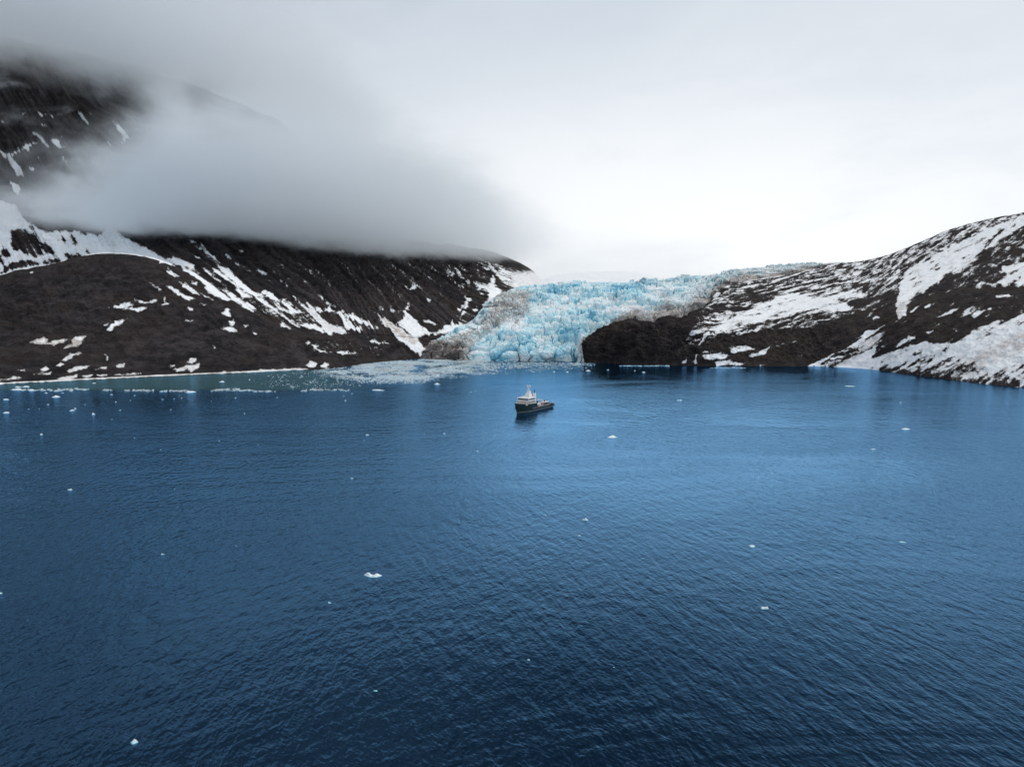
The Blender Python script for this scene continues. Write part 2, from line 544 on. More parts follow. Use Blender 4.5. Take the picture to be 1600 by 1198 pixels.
# the white slope above the brown hill
trace(S, px, py, [(-345, 345), (-260, 322), (-210, 330), (-150, 306), (-90, 318), (-40, 302), (0, 316), (22, 318), (35, 338), (50, 349), (65, 361), (75, 364), (88, 361), (112, 361), (120, 360), (126, 366), (133, 367.5), (140, 364), (150, 366), (158, 367),
                  (163, 361), (170, 355), (178, 355), (186, 363), (200, 371), (216, 381), (236, 393), (256, 404), (270, 412), (262, 440), (0, 450), (-345, 475)], 'add', 1.3, 4, wall)
C0 = (0, 320, 8)
for h_ in ([150, 330, 250, 290, 330, 330, 430, 400, 480, 500, 520, 610, 450, 660, 360, 620, 260, 580, 180, 560, 135, 490],
           [500, 480, 560, 480, 640, 560, 670, 610, 600, 600, 520, 540], [870, 400, 920, 420, 960, 460, 940, 500, 890, 440],
           [790, 590, 900, 620, 1010, 660, 850, 690, 800, 640], [0, 570, 80, 560, 130, 640, 0, 655], [0, 670, 40, 680, 0, 710],
           [100, 745, 280, 690, 500, 715, 820, 712, 600, 738, 330, 765, 120, 800, 30, 850], [770, 420, 820, 440, 810, 470, 780, 450],
           [720, 425, 750, 430, 730, 445], [1080, 570, 1110, 610, 1080, 610], [960, 600, 1010, 650, 980, 660], [600, 690, 700, 700, 640, 715]):
    trace(S, px, py, conv(C0, h_), 'cut', 0.8, 3, wall)
C1 = (250, 360, 8)
for a_ in ([460, 130, 500, 130, 520, 150, 560, 220, 610, 280, 650, 320, 685, 352, 640, 337, 590, 300, 550, 250, 500, 170],
           [375, 150, 400, 130, 435, 155, 405, 165], [450, 200, 520, 235, 500, 240], [465, 330, 495, 340, 480, 352],
           [995, 250, 1035, 262, 1020, 275], [830, 305, 875, 330, 880, 350, 840, 330], [945, 410, 990, 425, 980, 438],
           [1215, 500, 1270, 505, 1330, 545, 1300, 540, 1290, 565, 1240, 530], [1355, 620, 1385, 610, 1390, 640, 1365, 655],
           [1400, 513, 1440, 545, 1485, 598, 1535, 640, 1600, 700, 1590, 712, 1520, 645, 1470, 600, 1430, 555],
           [0, 345, 60, 392, 110, 380, 75, 345, 165, 338, 210, 368, 340, 392, 440, 430, 430, 470, 380, 480, 330, 440, 250, 440, 180, 440, 100, 410, 0, 402],
           [270, 450, 340, 490, 430, 530, 520, 590, 600, 640, 680, 680, 780, 760, 860, 830, 900, 870, 800, 872, 690, 822, 590, 762, 560, 692, 500, 622, 430, 572, 350, 530, 290, 512],
           [720, 668, 770, 688, 850, 748, 940, 818, 1010, 878, 1080, 938, 1155, 1008, 1100, 988, 1000, 922, 900, 872, 830, 802, 740, 712],
           [455, 418, 520, 458, 600, 490, 650, 558, 720, 600, 760, 645, 700, 622, 620, 572, 540, 492],
           [660, 478, 720, 490, 780, 540, 860, 600, 940, 680, 1010, 720, 1090, 782, 1060, 764, 960, 702, 860, 632, 760, 582, 690, 532],
           [735, 460, 770, 480, 805, 525, 775, 510],
           [850, 478, 900, 530, 960, 600, 1020, 650, 1100, 720, 1180, 760, 1270, 800, 1300, 840, 1220, 832, 1140, 802, 1050, 742, 950, 662, 870, 592, 790, 480],
           [900, 708, 960, 718, 1040, 778, 1145, 830, 1040, 862, 980, 800],
           [240, 645, 300, 680, 400, 718, 460, 768, 505, 822, 430, 792, 350, 742, 280, 692],
           [80, 700, 150, 705, 180, 733, 240, 765, 270, 798, 350, 828, 400, 825, 435, 862, 370, 862, 300, 842, 230, 812, 170, 762, 110, 722],
           [390, 650, 465, 658, 450, 688, 390, 672], [1270, 760, 1320, 748, 1400, 788, 1460, 848, 1540, 850, 1600, 908, 1600, 942, 1520, 882, 1440, 872, 1380, 852],
           [1180, 838, 1260, 848, 1340, 898, 1420, 968, 1500, 1028, 1600, 1095, 1600, 1125, 1500, 1064, 1400, 984, 1300, 914],
           [1440, 928, 1530, 968, 1600, 1005, 1600, 1035, 1500, 992], [1240, 968, 1300, 1008, 1385, 1068, 1330, 1048, 1250, 1002],
           [1090, 888, 1160, 938, 1215, 988, 1150, 964, 1080, 912], [830, 980, 858, 982, 832, 1040, 885, 1082, 790, 1042, 775, 1028, 800, 1010],
           [498, 903, 560, 912, 580, 942, 520, 922], [345, 968, 400, 963, 432, 1004, 380, 992],
           [40, 840, 68, 828, 55, 890, 142, 908, 130, 926, 18, 944, 60, 905], [92, 510, 200, 575, 180, 580, 95, 522], [95, 475, 245, 575, 210, 572],
           [300, 640, 380, 675, 320, 665], [510, 780, 540, 800, 660, 865, 560, 830]):
    trace(S, px, py, conv(C1, a_), 'add', 1.0, 3.2)
C2 = (440, 440, 8)
for a_ in ([0, 205, 40, 213, 110, 278, 190, 348, 258, 385, 170, 398, 120, 408, 0, 350, 0, 328, 90, 370, 60, 302, 0, 248],
           [0, 385, 60, 440, 130, 490, 230, 575, 150, 545, 60, 480, 0, 425], [0, 510, 40, 545, 110, 590, 60, 570, 0, 555],
           [140, 165, 182, 188, 262, 268, 342, 338, 432, 398, 502, 468, 602, 528, 702, 558, 802, 608, 845, 640, 700, 645, 560, 622, 500, 592, 498, 562, 440, 482, 360, 402, 280, 312, 200, 242],
           [200, 538, 320, 525, 400, 538, 500, 588, 560, 640, 480, 624, 400, 602, 300, 562], [560, 600, 640, 650, 580, 660],
           [300, 238, 340, 288, 432, 372, 408, 372, 330, 290], [408, 318, 480, 328, 515, 372, 490, 384, 430, 352], [565, 345, 600, 328, 645, 360, 575, 374], [530, 340, 565, 352, 545, 372],
           [485, 168, 560, 228, 630, 288, 692, 308, 672, 334, 620, 312, 540, 242],
           [630, 338, 700, 378, 740, 365, 782, 400, 802, 458, 862, 508, 922, 568, 982, 570, 994, 612, 920, 604, 860, 592, 800, 606, 758, 552, 758, 472, 720, 422, 660, 382],
           [808, 412, 880, 410, 950, 448, 1020, 482, 1090, 500, 1134, 545, 1090, 560, 1010, 524, 930, 484, 850, 454],
           [1110, 566, 1222, 572, 1130, 586], [300, 760, 350, 755, 365, 775, 320, 785], [390, 790, 420, 800, 450, 850, 570, 880, 480, 880, 420, 840],
           [685, 860, 740, 875, 800, 880, 830, 855, 840, 890, 920, 890, 900, 905, 780, 905, 700, 885],
           [280, 1050, 335, 1030, 345, 985, 400, 1005, 445, 1020, 430, 1055, 350, 1070], [480, 1060, 540, 1010, 595, 1045, 570, 1080, 520, 1070],
           [1115, 735, 1160, 720, 1200, 760, 1240, 765, 1180, 775], [1240, 760, 1275, 750, 1275, 778], [1280, 745, 1345, 785, 1300, 765],
           [1240, 320, 1290, 335, 1270, 350], [1365, 360, 1400, 365, 1380, 378]):
    trace(S, px, py, conv(C2, a_), 'add', 1.0, 3.2)
trace(S, px, py, [(380, 582), (410, 577), (440, 576.5), (475, 575), (482, 577), (440, 580), (380, 584)], 'add', 1, 3, hill)
C3 = (560, 440, 8)
for a_ in ([140, 313, 250, 408, 350, 478, 430, 528, 560, 588, 680, 688, 740, 718, 800, 798, 855, 842, 760, 895, 680, 872, 600, 792, 500, 722, 450, 652, 400, 602, 300, 532, 240, 422],
           [625, 268, 632, 300, 605, 388, 640, 418, 700, 498, 740, 538, 820, 618, 845, 652, 780, 672, 720, 725, 680, 690, 620, 630, 530, 580, 465, 520, 540, 508, 568, 430, 565, 380, 598, 310],
           [775, 500, 840, 483, 900, 493, 992, 545, 940, 534, 860, 508],
           [815, 590, 850, 576, 862, 618, 950, 636, 1040, 598, 1100, 556, 1170, 518, 1180, 488, 1192, 538, 1270, 512, 1332, 556, 1405, 548, 1362, 590, 1404, 634, 1350, 644, 1280, 624, 1180, 624, 1080, 644, 1000, 664, 880, 654],
           [1430, 540, 1462, 600, 1452, 674, 1428, 640], [1150, 640, 1175, 640, 1170, 690, 1150, 680], [860, 850, 960, 810, 950, 835, 870, 865], [760, 890, 800, 880, 805, 960, 770, 955],
           [1330, 163, 1348, 200, 1402, 218, 1412, 252, 1374, 242, 1344, 340, 1288, 438, 1318, 340, 1328, 292, 1272, 362, 1240, 347, 1310, 298, 1348, 232],
           [588, 63, 640, 86, 680, 43, 722, 58, 702, 92, 660, 104, 640, 102], [860, 205, 885, 220, 872, 240], [280, 320, 330, 335, 310, 348], [405, 360, 445, 365, 430, 380], [480, 360, 520, 365, 500, 376],
           [1335, 0, 1402, 18, 1382, 38], [1420, 8, 1500, 38, 1600, 46, 1600, 90, 1500, 64], [1500, 100, 1560, 170, 1540, 165], [1250, 50, 1275, 45, 1275, 70], [1280, 30, 1320, 40, 1310, 65]):
    trace(S, px, py, conv(C3, a_), 'add', 1.0, 3.2)
C4 = (700, 390, 5.333)
for a_ in ([375, 213, 391, 250, 397, 308, 442, 338, 432, 380, 382, 402, 342, 472, 290, 505, 288, 470, 328, 420, 338, 360, 298, 304, 228, 294, 198, 250, 260, 278, 330, 298, 350, 268],
           [205, 505, 240, 478, 262, 500, 220, 528], [640, 196, 720, 255, 850, 255, 920, 300, 880, 330, 640, 345, 560, 325, 540, 285],
           [300, 90, 340, 110, 420, 200, 520, 290, 480, 285, 400, 205], [400, 130, 470, 165, 590, 260, 560, 255, 450, 180], [250, 85, 300, 130, 345, 175, 310, 160],
           [140, 245, 185, 260, 180, 290, 150, 280], [60, 150, 110, 200, 140, 250, 100, 230], [0, 160, 60, 205, 40, 225, 0, 190], [85, 110, 150, 180, 120, 160]):
    trace(S, px, py, conv(C4, a_), 'add', 1.0, 3.0, wall)
C5 = (0, 130, 5.704)
for a_ in ([3, 605, 60, 622, 110, 622, 170, 592, 260, 540, 325, 535, 250, 578, 170, 612, 100, 655, 107, 690, 192, 748, 204, 828, 155, 830, 128, 770, 78, 710],
           [438, 488, 490, 508, 552, 498, 522, 526, 568, 575, 520, 578, 470, 532], [333, 262, 420, 283, 370, 295], [455, 292, 500, 281, 552, 284, 480, 302],
           [990, 300, 1020, 310, 1090, 390, 1140, 440, 1145, 495, 1080, 540, 1095, 480, 1040, 385], [0, 322, 30, 345, 20, 350], [300, 445, 325, 455, 455, 578, 430, 565],
           [270, 762, 305, 762, 290, 778], [100, 882, 170, 900, 205, 940, 150, 985, 115, 970], [690, 260, 730, 290, 790, 370, 740, 330], [540, 630, 640, 740, 590, 700],
           [380, 375, 410, 378, 400, 388], [195, 262, 215, 270, 200, 278], [340, 640, 360, 660, 350, 668]):
    trace(S, px, py, conv(C5, a_), 'add', 1.0, 3.2, wall)
C6 = (0, 330, 3.9925)
for a_ in ([675, 600, 740, 588, 780, 568, 832, 578, 800, 600, 860, 603, 922, 598, 860, 628, 800, 612, 740, 604], [840, 553, 920, 563, 982, 546, 972, 566, 900, 580],
           [665, 740, 700, 698, 760, 678, 800, 668, 760, 698, 712, 718, 692, 752], [650, 708, 675, 700, 670, 712], [440, 800, 490, 778, 542, 773, 492, 838, 398, 853, 450, 822],
           [180, 818, 270, 788, 302, 796, 290, 822, 400, 797, 432, 797, 340, 833, 300, 830], [380, 932, 440, 888, 512, 876, 440, 918], [652, 888, 677, 898, 672, 932],
           [350, 962, 380, 943, 397, 955, 370, 972], [253, 986, 280, 970, 302, 985, 275, 996], [103, 992, 157, 983, 157, 997], [420, 992, 500, 963, 562, 966, 500, 988, 430, 1000],
           [590, 987, 667, 965, 662, 980], [723, 960, 777, 950, 772, 972, 730, 973], [203, 1017, 322, 1003, 312, 1018], [0, 1052, 70, 1040, 90, 1028, 132, 1040, 70, 1055],
           [350, 1047, 420, 1030, 482, 1016, 482, 1037, 400, 1050], [513, 1028, 572, 1020, 562, 1034], [608, 1024, 672, 1013, 662, 1027], [693, 1020, 882, 1003, 882, 1014, 740, 1025],
           [1160, 947, 1190, 918, 1227, 916, 1222, 936, 1190, 952], [1155, 965, 1242, 948, 1237, 976, 1190, 1003, 1168, 980], [1055, 967, 1090, 958, 1097, 970], [1080, 987, 1150, 970, 1167, 985, 1120, 998],
           [1380, 635, 1420, 606, 1442, 658, 1410, 648], [1430, 685, 1460, 678, 1467, 702, 1440, 718], [1378, 732, 1430, 718, 1484, 744, 1430, 751], [1160, 680, 1205, 680, 1180, 688],
           [1170, 600, 1205, 605, 1190, 618], [1245, 572, 1288, 578, 1270, 588], [1515, 708, 1560, 712, 1530, 720], [1330, 840, 1352, 845, 1338, 855], [1575, 750, 1600, 760, 1590, 775], [1390, 998, 1415, 1004, 1400, 1010],
           [930, 445, 1020, 495, 1000, 495], [195, 380, 208, 378, 202, 388], [1340, 375, 1420, 430, 1340, 390]):
    trace(S, px, py, conv(C6, a_), 'add', 1.0, 3.0, hill)
# ice foot along the beach
sh = pchip(px, [q[0] for q in shore], [q[1] for q in shore])
foot = np.clip(1.1 - np.abs(sh - 1.6 - py) / 1.2, -1, 1) + 0.6 * fbm(px / 22, py / 9, 0, 3, 77)
S = np.where((px < 470) & hill & (T > 0.9), np.maximum(S, foot - 0.15), S)
S += (0.7 + 1.2 * sstep(2.9, 3.1, T)) * streak + 0.8 * fbm(x / 9, y / 9, z / 9, 4, 51, 0.6)
trace(S, px, py, [(800, 425), (830, 420), (900, 430), (900, 470), (800, 470)], 'set', 0.35, 10)
trace(D, px, py, conv(C3, [140, 313, 250, 408, 430, 528, 680, 690, 740, 740, 700, 790, 560, 720, 400, 602, 240, 422]), 'set', 0.85, 2.5)
trace(D, px, py, conv(C2, [300, 330, 500, 470, 800, 600, 840, 640, 560, 600, 400, 440]), 'set', 0.4, 5)
trace(D, px, py, conv(C6, [150, 780, 560, 760, 520, 860, 150, 850]), 'set', 0.9, 4, hill)
trace(D, px, py, [(0, 550), (480, 550), (480, 600), (0, 600)], 'set', 0.45, 20, hill)
M_ROCK = rock_mat('dark_scree', (0.0140, 0.0135, 0.0160), (0.031, 0.0225, 0.0205), (0.045, 0.039, 0.040), 0.95, 0.30)
mount = mesh_obj('mountain', G, grid_faces(*G.shape[:2])[:, ::-1], M_ROCK, smooth=True)
add_attr(mount, 'snow', S); add_attr(mount, 'dirt', D)
K_ = np.zeros(px.shape)
for a_, v_ in (([440, 535, 462, 531, 475, 547, 482, 567, 470, 570, 458, 556, 438, 546], 0.9), ([370, 530, 392, 527, 403, 540, 398, 553, 380, 546], 0.7), ([205, 515, 300, 500, 360, 520, 350, 548, 260, 556, 200, 550], 0.28),
               ([80, 470, 170, 455, 180, 480, 120, 500, 70, 495], 0.3), ([0, 440, 40, 430, 60, 500, 0, 520], -0.5), ([560, 470, 620, 450, 640, 490, 600, 520, 560, 510], 0.3)):
    trace(K_, px, py, conv((0, 0, 1), a_), 'set', v_, 7)
add_attr(mount, 'streak', np.clip(K_ * (0.7 + 1.6 * fbm(x / 12, y / 12, z / 5, 4, 401)) + 2.2 * streak * sstep(3.0, 4.8, T) + 1.5 * fbm(x / 30, y / 30, z / 9, 6, 61, 0.7) * sstep(3.2, 2.6, T), -1, 1))
tag(mount, 'steep dark mountain at left streaked with snow, its top lost in cloud', 'mountain', kind='structure')

# ========================================================= RIGHT MOUNTAIN
shr = [(905, 566), (925, 566.5), (985, 569), (1060, 571), (1100, 571.5), (1160, 572), (1265, 572), (1320, 574), (1370, 578), (1400, 582),
       (1450, 588.5), (1500, 595), (1550, 601), (1600, 606), (1700, 618), (1950, 650)]
S1 = [(q[0], q[1], float(water_Y(q[1]))) for q in shr]
S0 = [(q[0], q[1] + 8, q[2] - 25) for q in S1]
S2 = [(905, 552, 940), (915, 540, 940), (930, 530, 935), (960, 520, 930), (985, 516, 930), (1040, 515, 925), (1080, 516, 925), (1100, 525, 925), (1150, 522, 930), (1200, 518, 935), (1260, 516, 935),
      (1300, 512, 920), (1350, 505, 905), (1400, 500, 875), (1450, 500, 840), (1500, 500, 805), (1600, 500, 745), (1950, 480, 590)]
S3 = [(905, 551, 965), (912, 543, 965), (919, 534, 965), (934, 520, 965), (955, 509, 965), (970, 505.5, 965), (983, 503.5, 965), (1000, 509, 965), (1020, 511, 965), (1035, 502, 970), (1047, 498, 970), (1060, 503, 975), (1072, 502, 980), (1082, 495, 990),
      (1095, 487, 1010), (1107, 479, 1035), (1117, 469, 1070), (1130, 465, 1080), (1150, 467, 1070), (1200, 464, 1080), (1260, 460, 1085), (1300, 455, 1085), (1350, 450, 1080),
      (1400, 440, 1060), (1450, 430, 1040), (1500, 422, 1010), (1600, 408, 950), (1950, 370, 780)]
S4 = [(905, 552, 1010), (934, 530, 1010), (983, 512, 1010), (1020, 517, 1010), (1060, 510, 1015), (1082, 500, 1030), (1107, 485, 1070), (1117, 472, 1110), (1130, 455, 1150), (1147, 445, 1200), (1180, 439, 1270), (1230, 431, 1330),
      (1270, 421, 1390), (1290, 415.5, 1420), (1330, 411.5, 1430), (1360, 407, 1420), (1390, 399, 1400), (1420, 387, 1390), (1450, 374, 1370), (1480, 361, 1350), (1520, 349, 1320), (1560, 340, 1290), (1600, 333, 1250), (1700, 312, 1190), (1950, 285, 1080)]
S5 = [(q[0], q[1] + 60, q[2] + 450) for q in S4]
cols = np.concatenate([np.arange(913, 1610, 0.9), np.arange(1614, 1950, 5)])
G, tt = loft([S0, S1, S2, S3, S4, S5], cols, [5, 130, 130, 170, 10])
px, py = bearing(G)
T = np.repeat(tt[:, None], G.shape[1], 1)
nrm = normals(G)
if nrm[200, 300, 2] < 0:
    nrm = -nrm
x, y, z = G[..., 0], G[..., 1], G[..., 2]
head = sstep(1180, 1040, px)
cliff = sstep(1340, 1260, px) * sstep(2.15, 1.9, T)
amp_t = np.interp(tt, [0, 1, 1.2, 2, 2.8, 3, 3.5, 4, 5], [0, 0.35, 5, 6.5, 5, 3.6, 5, 2.5, 10])[:, None] * (1 + 0.25 * head)
ang = -np.interp(cols, [905, 1090, 1300, 1420, 1500, 1950], [14, 14, 18, 30, 31, 31])[None, :] * math.pi / 180
mp = y / F
gx = (px - 1300) * mp; gy = (py - 480) * mp
along = gx * np.cos(ang) + gy * np.sin(ang); across = -gx * np.sin(ang) + gy * np.cos(ang)
ledge = fbm(along / 120, across / 15, 0.2, 4, 103, 0.55, ridged=True)
lump = fbm(x / 55, y / 55, z / 55, 6, 121, 0.56)
crag = fbm(x / 16, y / 16, z / 26, 6, 131, 0.62, ridged=True)
shelf = fbm(x / 34, y / 34, z / 7, 5, 161, 0.6, ridged=True)
disp = amp_t * (0.75 * head * shelf * sstep(0.9, 1.3, T) + 0.35 * ledge + 0.75 * lump + (0.30 + 0.65 * cliff) * crag)
G = G + nrm * disp[..., None]
px, py = bearing(G)
st1 = fbm(along / 30, across / 4.6, 0.1, 5, 141, 0.62)
st2 = fbm(along / 9, across / 3.2, 0.6, 4, 151, 0.6)
S = np.full(px.shape, -0.08)
D = np.zeros(px.shape)
amp = np.full(px.shape, 1.0)
trace(S, px, py, [(890, 580), (890, 480), (985, 470), (1035, 470), (1060, 480), (1085, 478), (1100, 482), (1118, 480), (1105, 500), (1085, 505), (1070, 530), (1068, 585)], 'set', -1.5, 5)
trace(S, px, py, [(1085, 480), (1118, 470), (1150, 480), (1150, 492), (1120, 500), (1085, 500)], 'set', -0.45, 4)
trace(S, px, py, [(1066, 585), (1072, 540), (1105, 535), (1130, 525), (1165, 522), (1200, 514), (1255, 514), (1285, 508), (1300, 500), (1330, 492), (1345, 486), (1372, 480), (1395, 472), (1404, 485), (1402, 500), (1385, 515), (1345, 528), (1320, 546), (1262, 575), (1250, 585)], 'set', -1.25, 5)
trace(S, px, py, [(1140, 487), (1162, 492), (1185, 474), (1205, 466), (1235, 457), (1285, 462), (1335, 455), (1352, 460), (1352, 478), (1305, 484), (1262, 489), (1222, 493), (1180, 500), (1150, 505), (1115, 525), (1120, 510)], 'set', 0.8, 6)
trace(S, px, py, [(1160, 470), (1180, 474), (1215, 460), (1205, 450), (1170, 452), (1150, 462), (1140, 482), (1155, 488)], 'set', -0.55, 5)
trace(S, px, py, [(1310, 470), (1355, 462), (1402, 458), (1402, 478), (1370, 480), (1340, 484)], 'set', -0.6, 5)
trace(S, px, py, [(1290, 418), (1330, 413), (1390, 401), (1430, 388), (1470, 370), (1520, 352), (1560, 345), (1520, 370), (1470, 386), (1400, 420), (1300, 436)], 'set', 0.0, 6)
trace(S, px, py, [(1400, 490), (1402, 470), (1407, 450), (1414, 425), (1440, 408), (1480, 388), (1520, 368), (1570, 348), (1605, 334), (1605, 350), (1560, 376), (1525, 398), (1492, 428), (1462, 440), (1446, 452), (1430, 458), (1416, 474), (1405, 496)], 'set', 0.85, 4)
trace(S, px, py, [(1475, 433), (1495, 423), (1486, 435), (1470, 446)], 'set', -0.6, 3)
trace(S, px, py, [(1545, 375), (1562, 358), (1572, 356), (1560, 368), (1535, 392)], 'set', -0.5, 3)
trace(S, px, py, [(1440, 466), (1462, 446), (1494, 432), (1530, 402), (1565, 376), (1610, 346), (1960, 310), (1960, 420), (1605, 412), (1560, 438), (1500, 448), (1450, 480)], 'set', -0.42, 5)
trace(S, px, py, [(1406, 500), (1432, 462), (1450, 462), (1500, 448), (1540, 446), (1570, 450), (1605, 446), (1960, 440), (1960, 480), (1605, 486), (1560, 500), (1532, 508), (1500, 530), (1486, 536), (1440, 535), (1420, 539), (1395, 548), (1372, 562), (1362, 552), (1376, 532)], 'set', -0.92, 4)
trace(S, px, py, [(1563, 416), (1580, 412), (1605, 409), (1605, 442), (1570, 448), (1560, 440), (1574, 430)], 'set', 0.7, 3)
trace(S, px, py, [(1262, 572), (1290, 558), (1320, 545), (1345, 529), (1352, 516), (1358, 515), (1366, 515), (1384, 506), (1372, 517), (1346, 534), (1330, 541), (1302, 554), (1287, 566), (1276, 575)], 'set', 0.9, 2.2)
trace(S, px, py, [(1285, 569), (1310, 556), (1340, 541), (1360, 528), (1378, 516), (1388, 512), (1372, 527), (1350, 541), (1335, 554), (1312, 568), (1300, 576)], 'set', -0.1, 2)
trace(S, px, py, [(1303, 576), (1320, 564), (1345, 553), (1362, 545), (1374, 535), (1366, 550), (1362, 560), (1353, 568), (1345, 580), (1320, 580)], 'set', 1.3, 2)
trace(S, px, py, [(1335, 554), (1368, 527), (1388, 513), (1380, 524), (1368, 534), (1352, 546)], 'set', 0.5, 2)
trace(S, px, py, [(1342, 580), (1362, 560), (1392, 551), (1420, 540), (1440, 536), (1486, 537), (1500, 530), (1532, 510), (1560, 501), (1576, 500), (1605, 488), (1960, 470), (1960, 680), (1600, 618), (1550, 612), (1500, 606), (1450, 600), (1400, 592)], 'set', 0.66, 2.5)
trace(S, px, py, [(1500, 548), (1530, 535), (1605, 505), (1700, 480), (1700, 520), (1605, 560), (1540, 580), (1530, 565)], 'set', 1.15, 8)
trace(S, px, py, [(1375, 575), (1420, 560), (1470, 552), (1500, 565), (1560, 580), (1605, 560), (1605, 620), (1450, 600)], 'set', 0.25, 8)
shp = pchip(px, [q[0] for q in shr], [q[1] for q in shr])
S -= 0.7 * sstep(9, 1, shp - py) * sstep(1340, 1380, px)
for a_ in ([1140, 545, 1165, 540, 1178, 545, 1160, 548, 1145, 552], [1098, 556, 1130, 552, 1140, 556, 1130, 562, 1100, 560], [1118, 566, 1140, 563, 1160, 569, 1120, 571], [1065, 568, 1072, 560, 1074, 568],
           [1080, 568, 1088, 555, 1089, 568], [1170, 556, 1190, 548, 1202, 543, 1195, 552, 1175, 558], [1072, 530, 1085, 518, 1100, 511, 1090, 520], [1092, 540, 1100, 520, 1115, 512, 1105, 525],
           [1464, 496, 1482, 487, 1498, 481, 1500, 481, 1485, 490], [1518, 493, 1525, 488, 1548, 480, 1548, 483, 1522, 496], [1500, 496, 1512, 488, 1517, 490], [1490, 515, 1495, 513, 1494, 517],
           [1448, 520, 1458, 517, 1450, 521], [1400, 542, 1420, 526, 1431, 524, 1430, 529, 1418, 533], [1362, 497, 1370, 492, 1373, 495, 1365, 500], [1408, 492, 1414, 489, 1416, 493],
           [1421, 488, 1430, 480, 1440, 475, 1426, 488], [1446, 480, 1454, 475, 1450, 480], [1513, 470, 1530, 464, 1520, 470], [1525, 444, 1532, 442, 1530, 447], [1556, 463, 1575, 460, 1582, 462, 1560, 465]):
    trace(S, px, py, conv((0, 0, 1), a_), 'add', 1.0, 2.2)
quiet = sstep(1085, 1060, px)
S += (2.1 * st1 + 1.25 * st2) * (1 - 0.6 * quiet)
trace(D, px, py, [(1480, 580), (1540, 545), (1605, 515), (1700, 480), (1700, 500), (1605, 545), (1540, 570), (1500, 590)], 'set', 0.55, 8)
trace(D, px, py, [(1300, 568), (1345, 545), (1384, 508), (1390, 514), (1350, 550), (1320, 570)], 'set', 0.6, 4)
trace(D, px, py, [(1398, 500), (1404, 470), (1418, 470), (1408, 495)], 'set', 0.6, 4)
M_ROCK2 = rock_mat('dark_bedrock', (0.019, 0.0172, 0.0195), (0.038, 0.0285, 0.0255), (0.055, 0.046, 0.043), 0.85, 0.40)
slope = mesh_obj('hillside', G, grid_faces(*G.shape[:2])[:, ::-1], M_ROCK2, smooth=True)
add_attr(slope, 'snow', S); add_attr(slope, 'dirt', D); add_attr(slope, 'streak', np.clip(0.8 * st1 * (1 - head) + head * fbm(x / 14, y / 14, z / 40, 4, 171) - 0.1, -1, 1))
tag(slope, 'snow streaked rocky hillside at right ending in a dark headland by the glacier', 'hillside', kind='structure')

# ================================================================ GLACIER
gl_front = [(640, 557, 1010), (665, 560, 985), (690, 562, 968), (735, 564, 953), (760, 565, 945), (850, 565.5, 942), (895, 565.5, 940), (908, 566, 929), (919, 566.3, 928), (927, 565, 950), (940, 536, 985), (960, 522, 990), (985, 514, 1000),
            (1020, 518, 1010), (1045, 506, 1010), (1072, 510, 1015), (1095, 495, 1040), (1117, 478, 1090), (1147, 452, 1210), (1180, 446, 1280), (1230, 438, 1340), (1290, 424, 1430), (1330, 418, 1470)]
G1 = gl_front
G0 = [(q[0], q[1] + 6, q[2] - 2) for q in G1]
G2 = [(640, 553, 1018), (665, 551, 1000), (690, 549, 985), (735, 546, 970), (760, 546, 962), (800, 541, 951), (850, 543, 950), (895, 542, 949), (908, 542, 942), (919, 552, 936), (927, 545, 975), (940, 518, 1000), (960, 507, 1005), (985, 498, 1020), (1020, 501, 1025), (1045, 490, 1030),
      (1072, 492, 1035), (1095, 478, 1060), (1117, 461, 1110), (1147, 444, 1230), (1180, 438, 1300), (1230, 430, 1360), (1290, 419, 1450), (1330, 414, 1490)]
G3 = [(640, 549, 1030), (665, 545, 1020), (690, 538, 1015), (715, 527, 1030), (735, 518, 1045), (760, 503, 1080), (800, 500, 1070), (850, 500, 1070), (905, 497, 1070), (926, 494, 1070), (940, 490, 1070), (960, 484, 1075), (985, 478, 1085), (1020, 477, 1095), (1045, 472, 1110),
      (1072, 468, 1125), (1095, 459, 1150), (1117, 449, 1200), (1147, 437, 1280), (1180, 430, 1340), (1230, 423, 1400), (1290, 416, 1490), (1330, 412.5, 1520)]
G4 = [(640, 546, 1045), (665, 541, 1040), (690, 530, 1040), (715, 515, 1060), (735, 505, 1090), (748, 492, 1150), (762, 474, 1260), (785, 459, 1390), (800, 454, 1400), (830, 450, 1400), (870, 446, 1400), (900, 444.5, 1400), (940, 444.5, 1400), (985, 443, 1400), (1040, 441, 1400),
      (1085, 435, 1400), (1117, 431, 1410), (1147, 426, 1420), (1180, 421, 1440), (1230, 416, 1480), (1260, 414, 1510), (1290, 413, 1540), (1330, 412, 1560)]
G5 = [(q[0], q[1] - 0.5, q[2] + 90) for q in G4]
G6 = [(q[0], q[1] + 14, q[2] + 200) for q in G4]
cols = np.arange(640, 1331, 0.55)
G, tt = loft([G0, G1, G2, G3, G4, G5, G6], cols, [4, 100, 170, 150, 20, 6])
px, py = bearing(G)
T = np.repeat(tt[:, None], G.shape[1], 1)
nrm = normals(G)
if nrm[200, 300, 2] < 0:
    nrm = -nrm
x, y, z = G[..., 0], G[..., 1], G[..., 2]
wx = fbm(x / 30, y / 30, z / 30, 3, 201) * 9; wy = fbm(x / 30, y / 30, z / 30, 3, 211) * 9
f1, f2, r1 = worley((x + wx) / 11.0, (y + wy + 0.9 * z) / 14.0, 5)
g1, g2, r2 = worley((x + 0.5 * wx) / 4.6, (y + 0.5 * wy + 0.9 * z) / 5.5, 9)
b1, b2, r0 = worley((x + 2 * wx) / 27.0, (y + 2 * wy + 0.6 * z) / 30.0, 25)
e1, e2, r3 = worley((x + 0.3 * wx) / 2.2, (y + 0.3 * wy + 0.9 * z) / 2.6, 15)
big = fbm(x / 75, y / 75, z / 40, 3, 221)
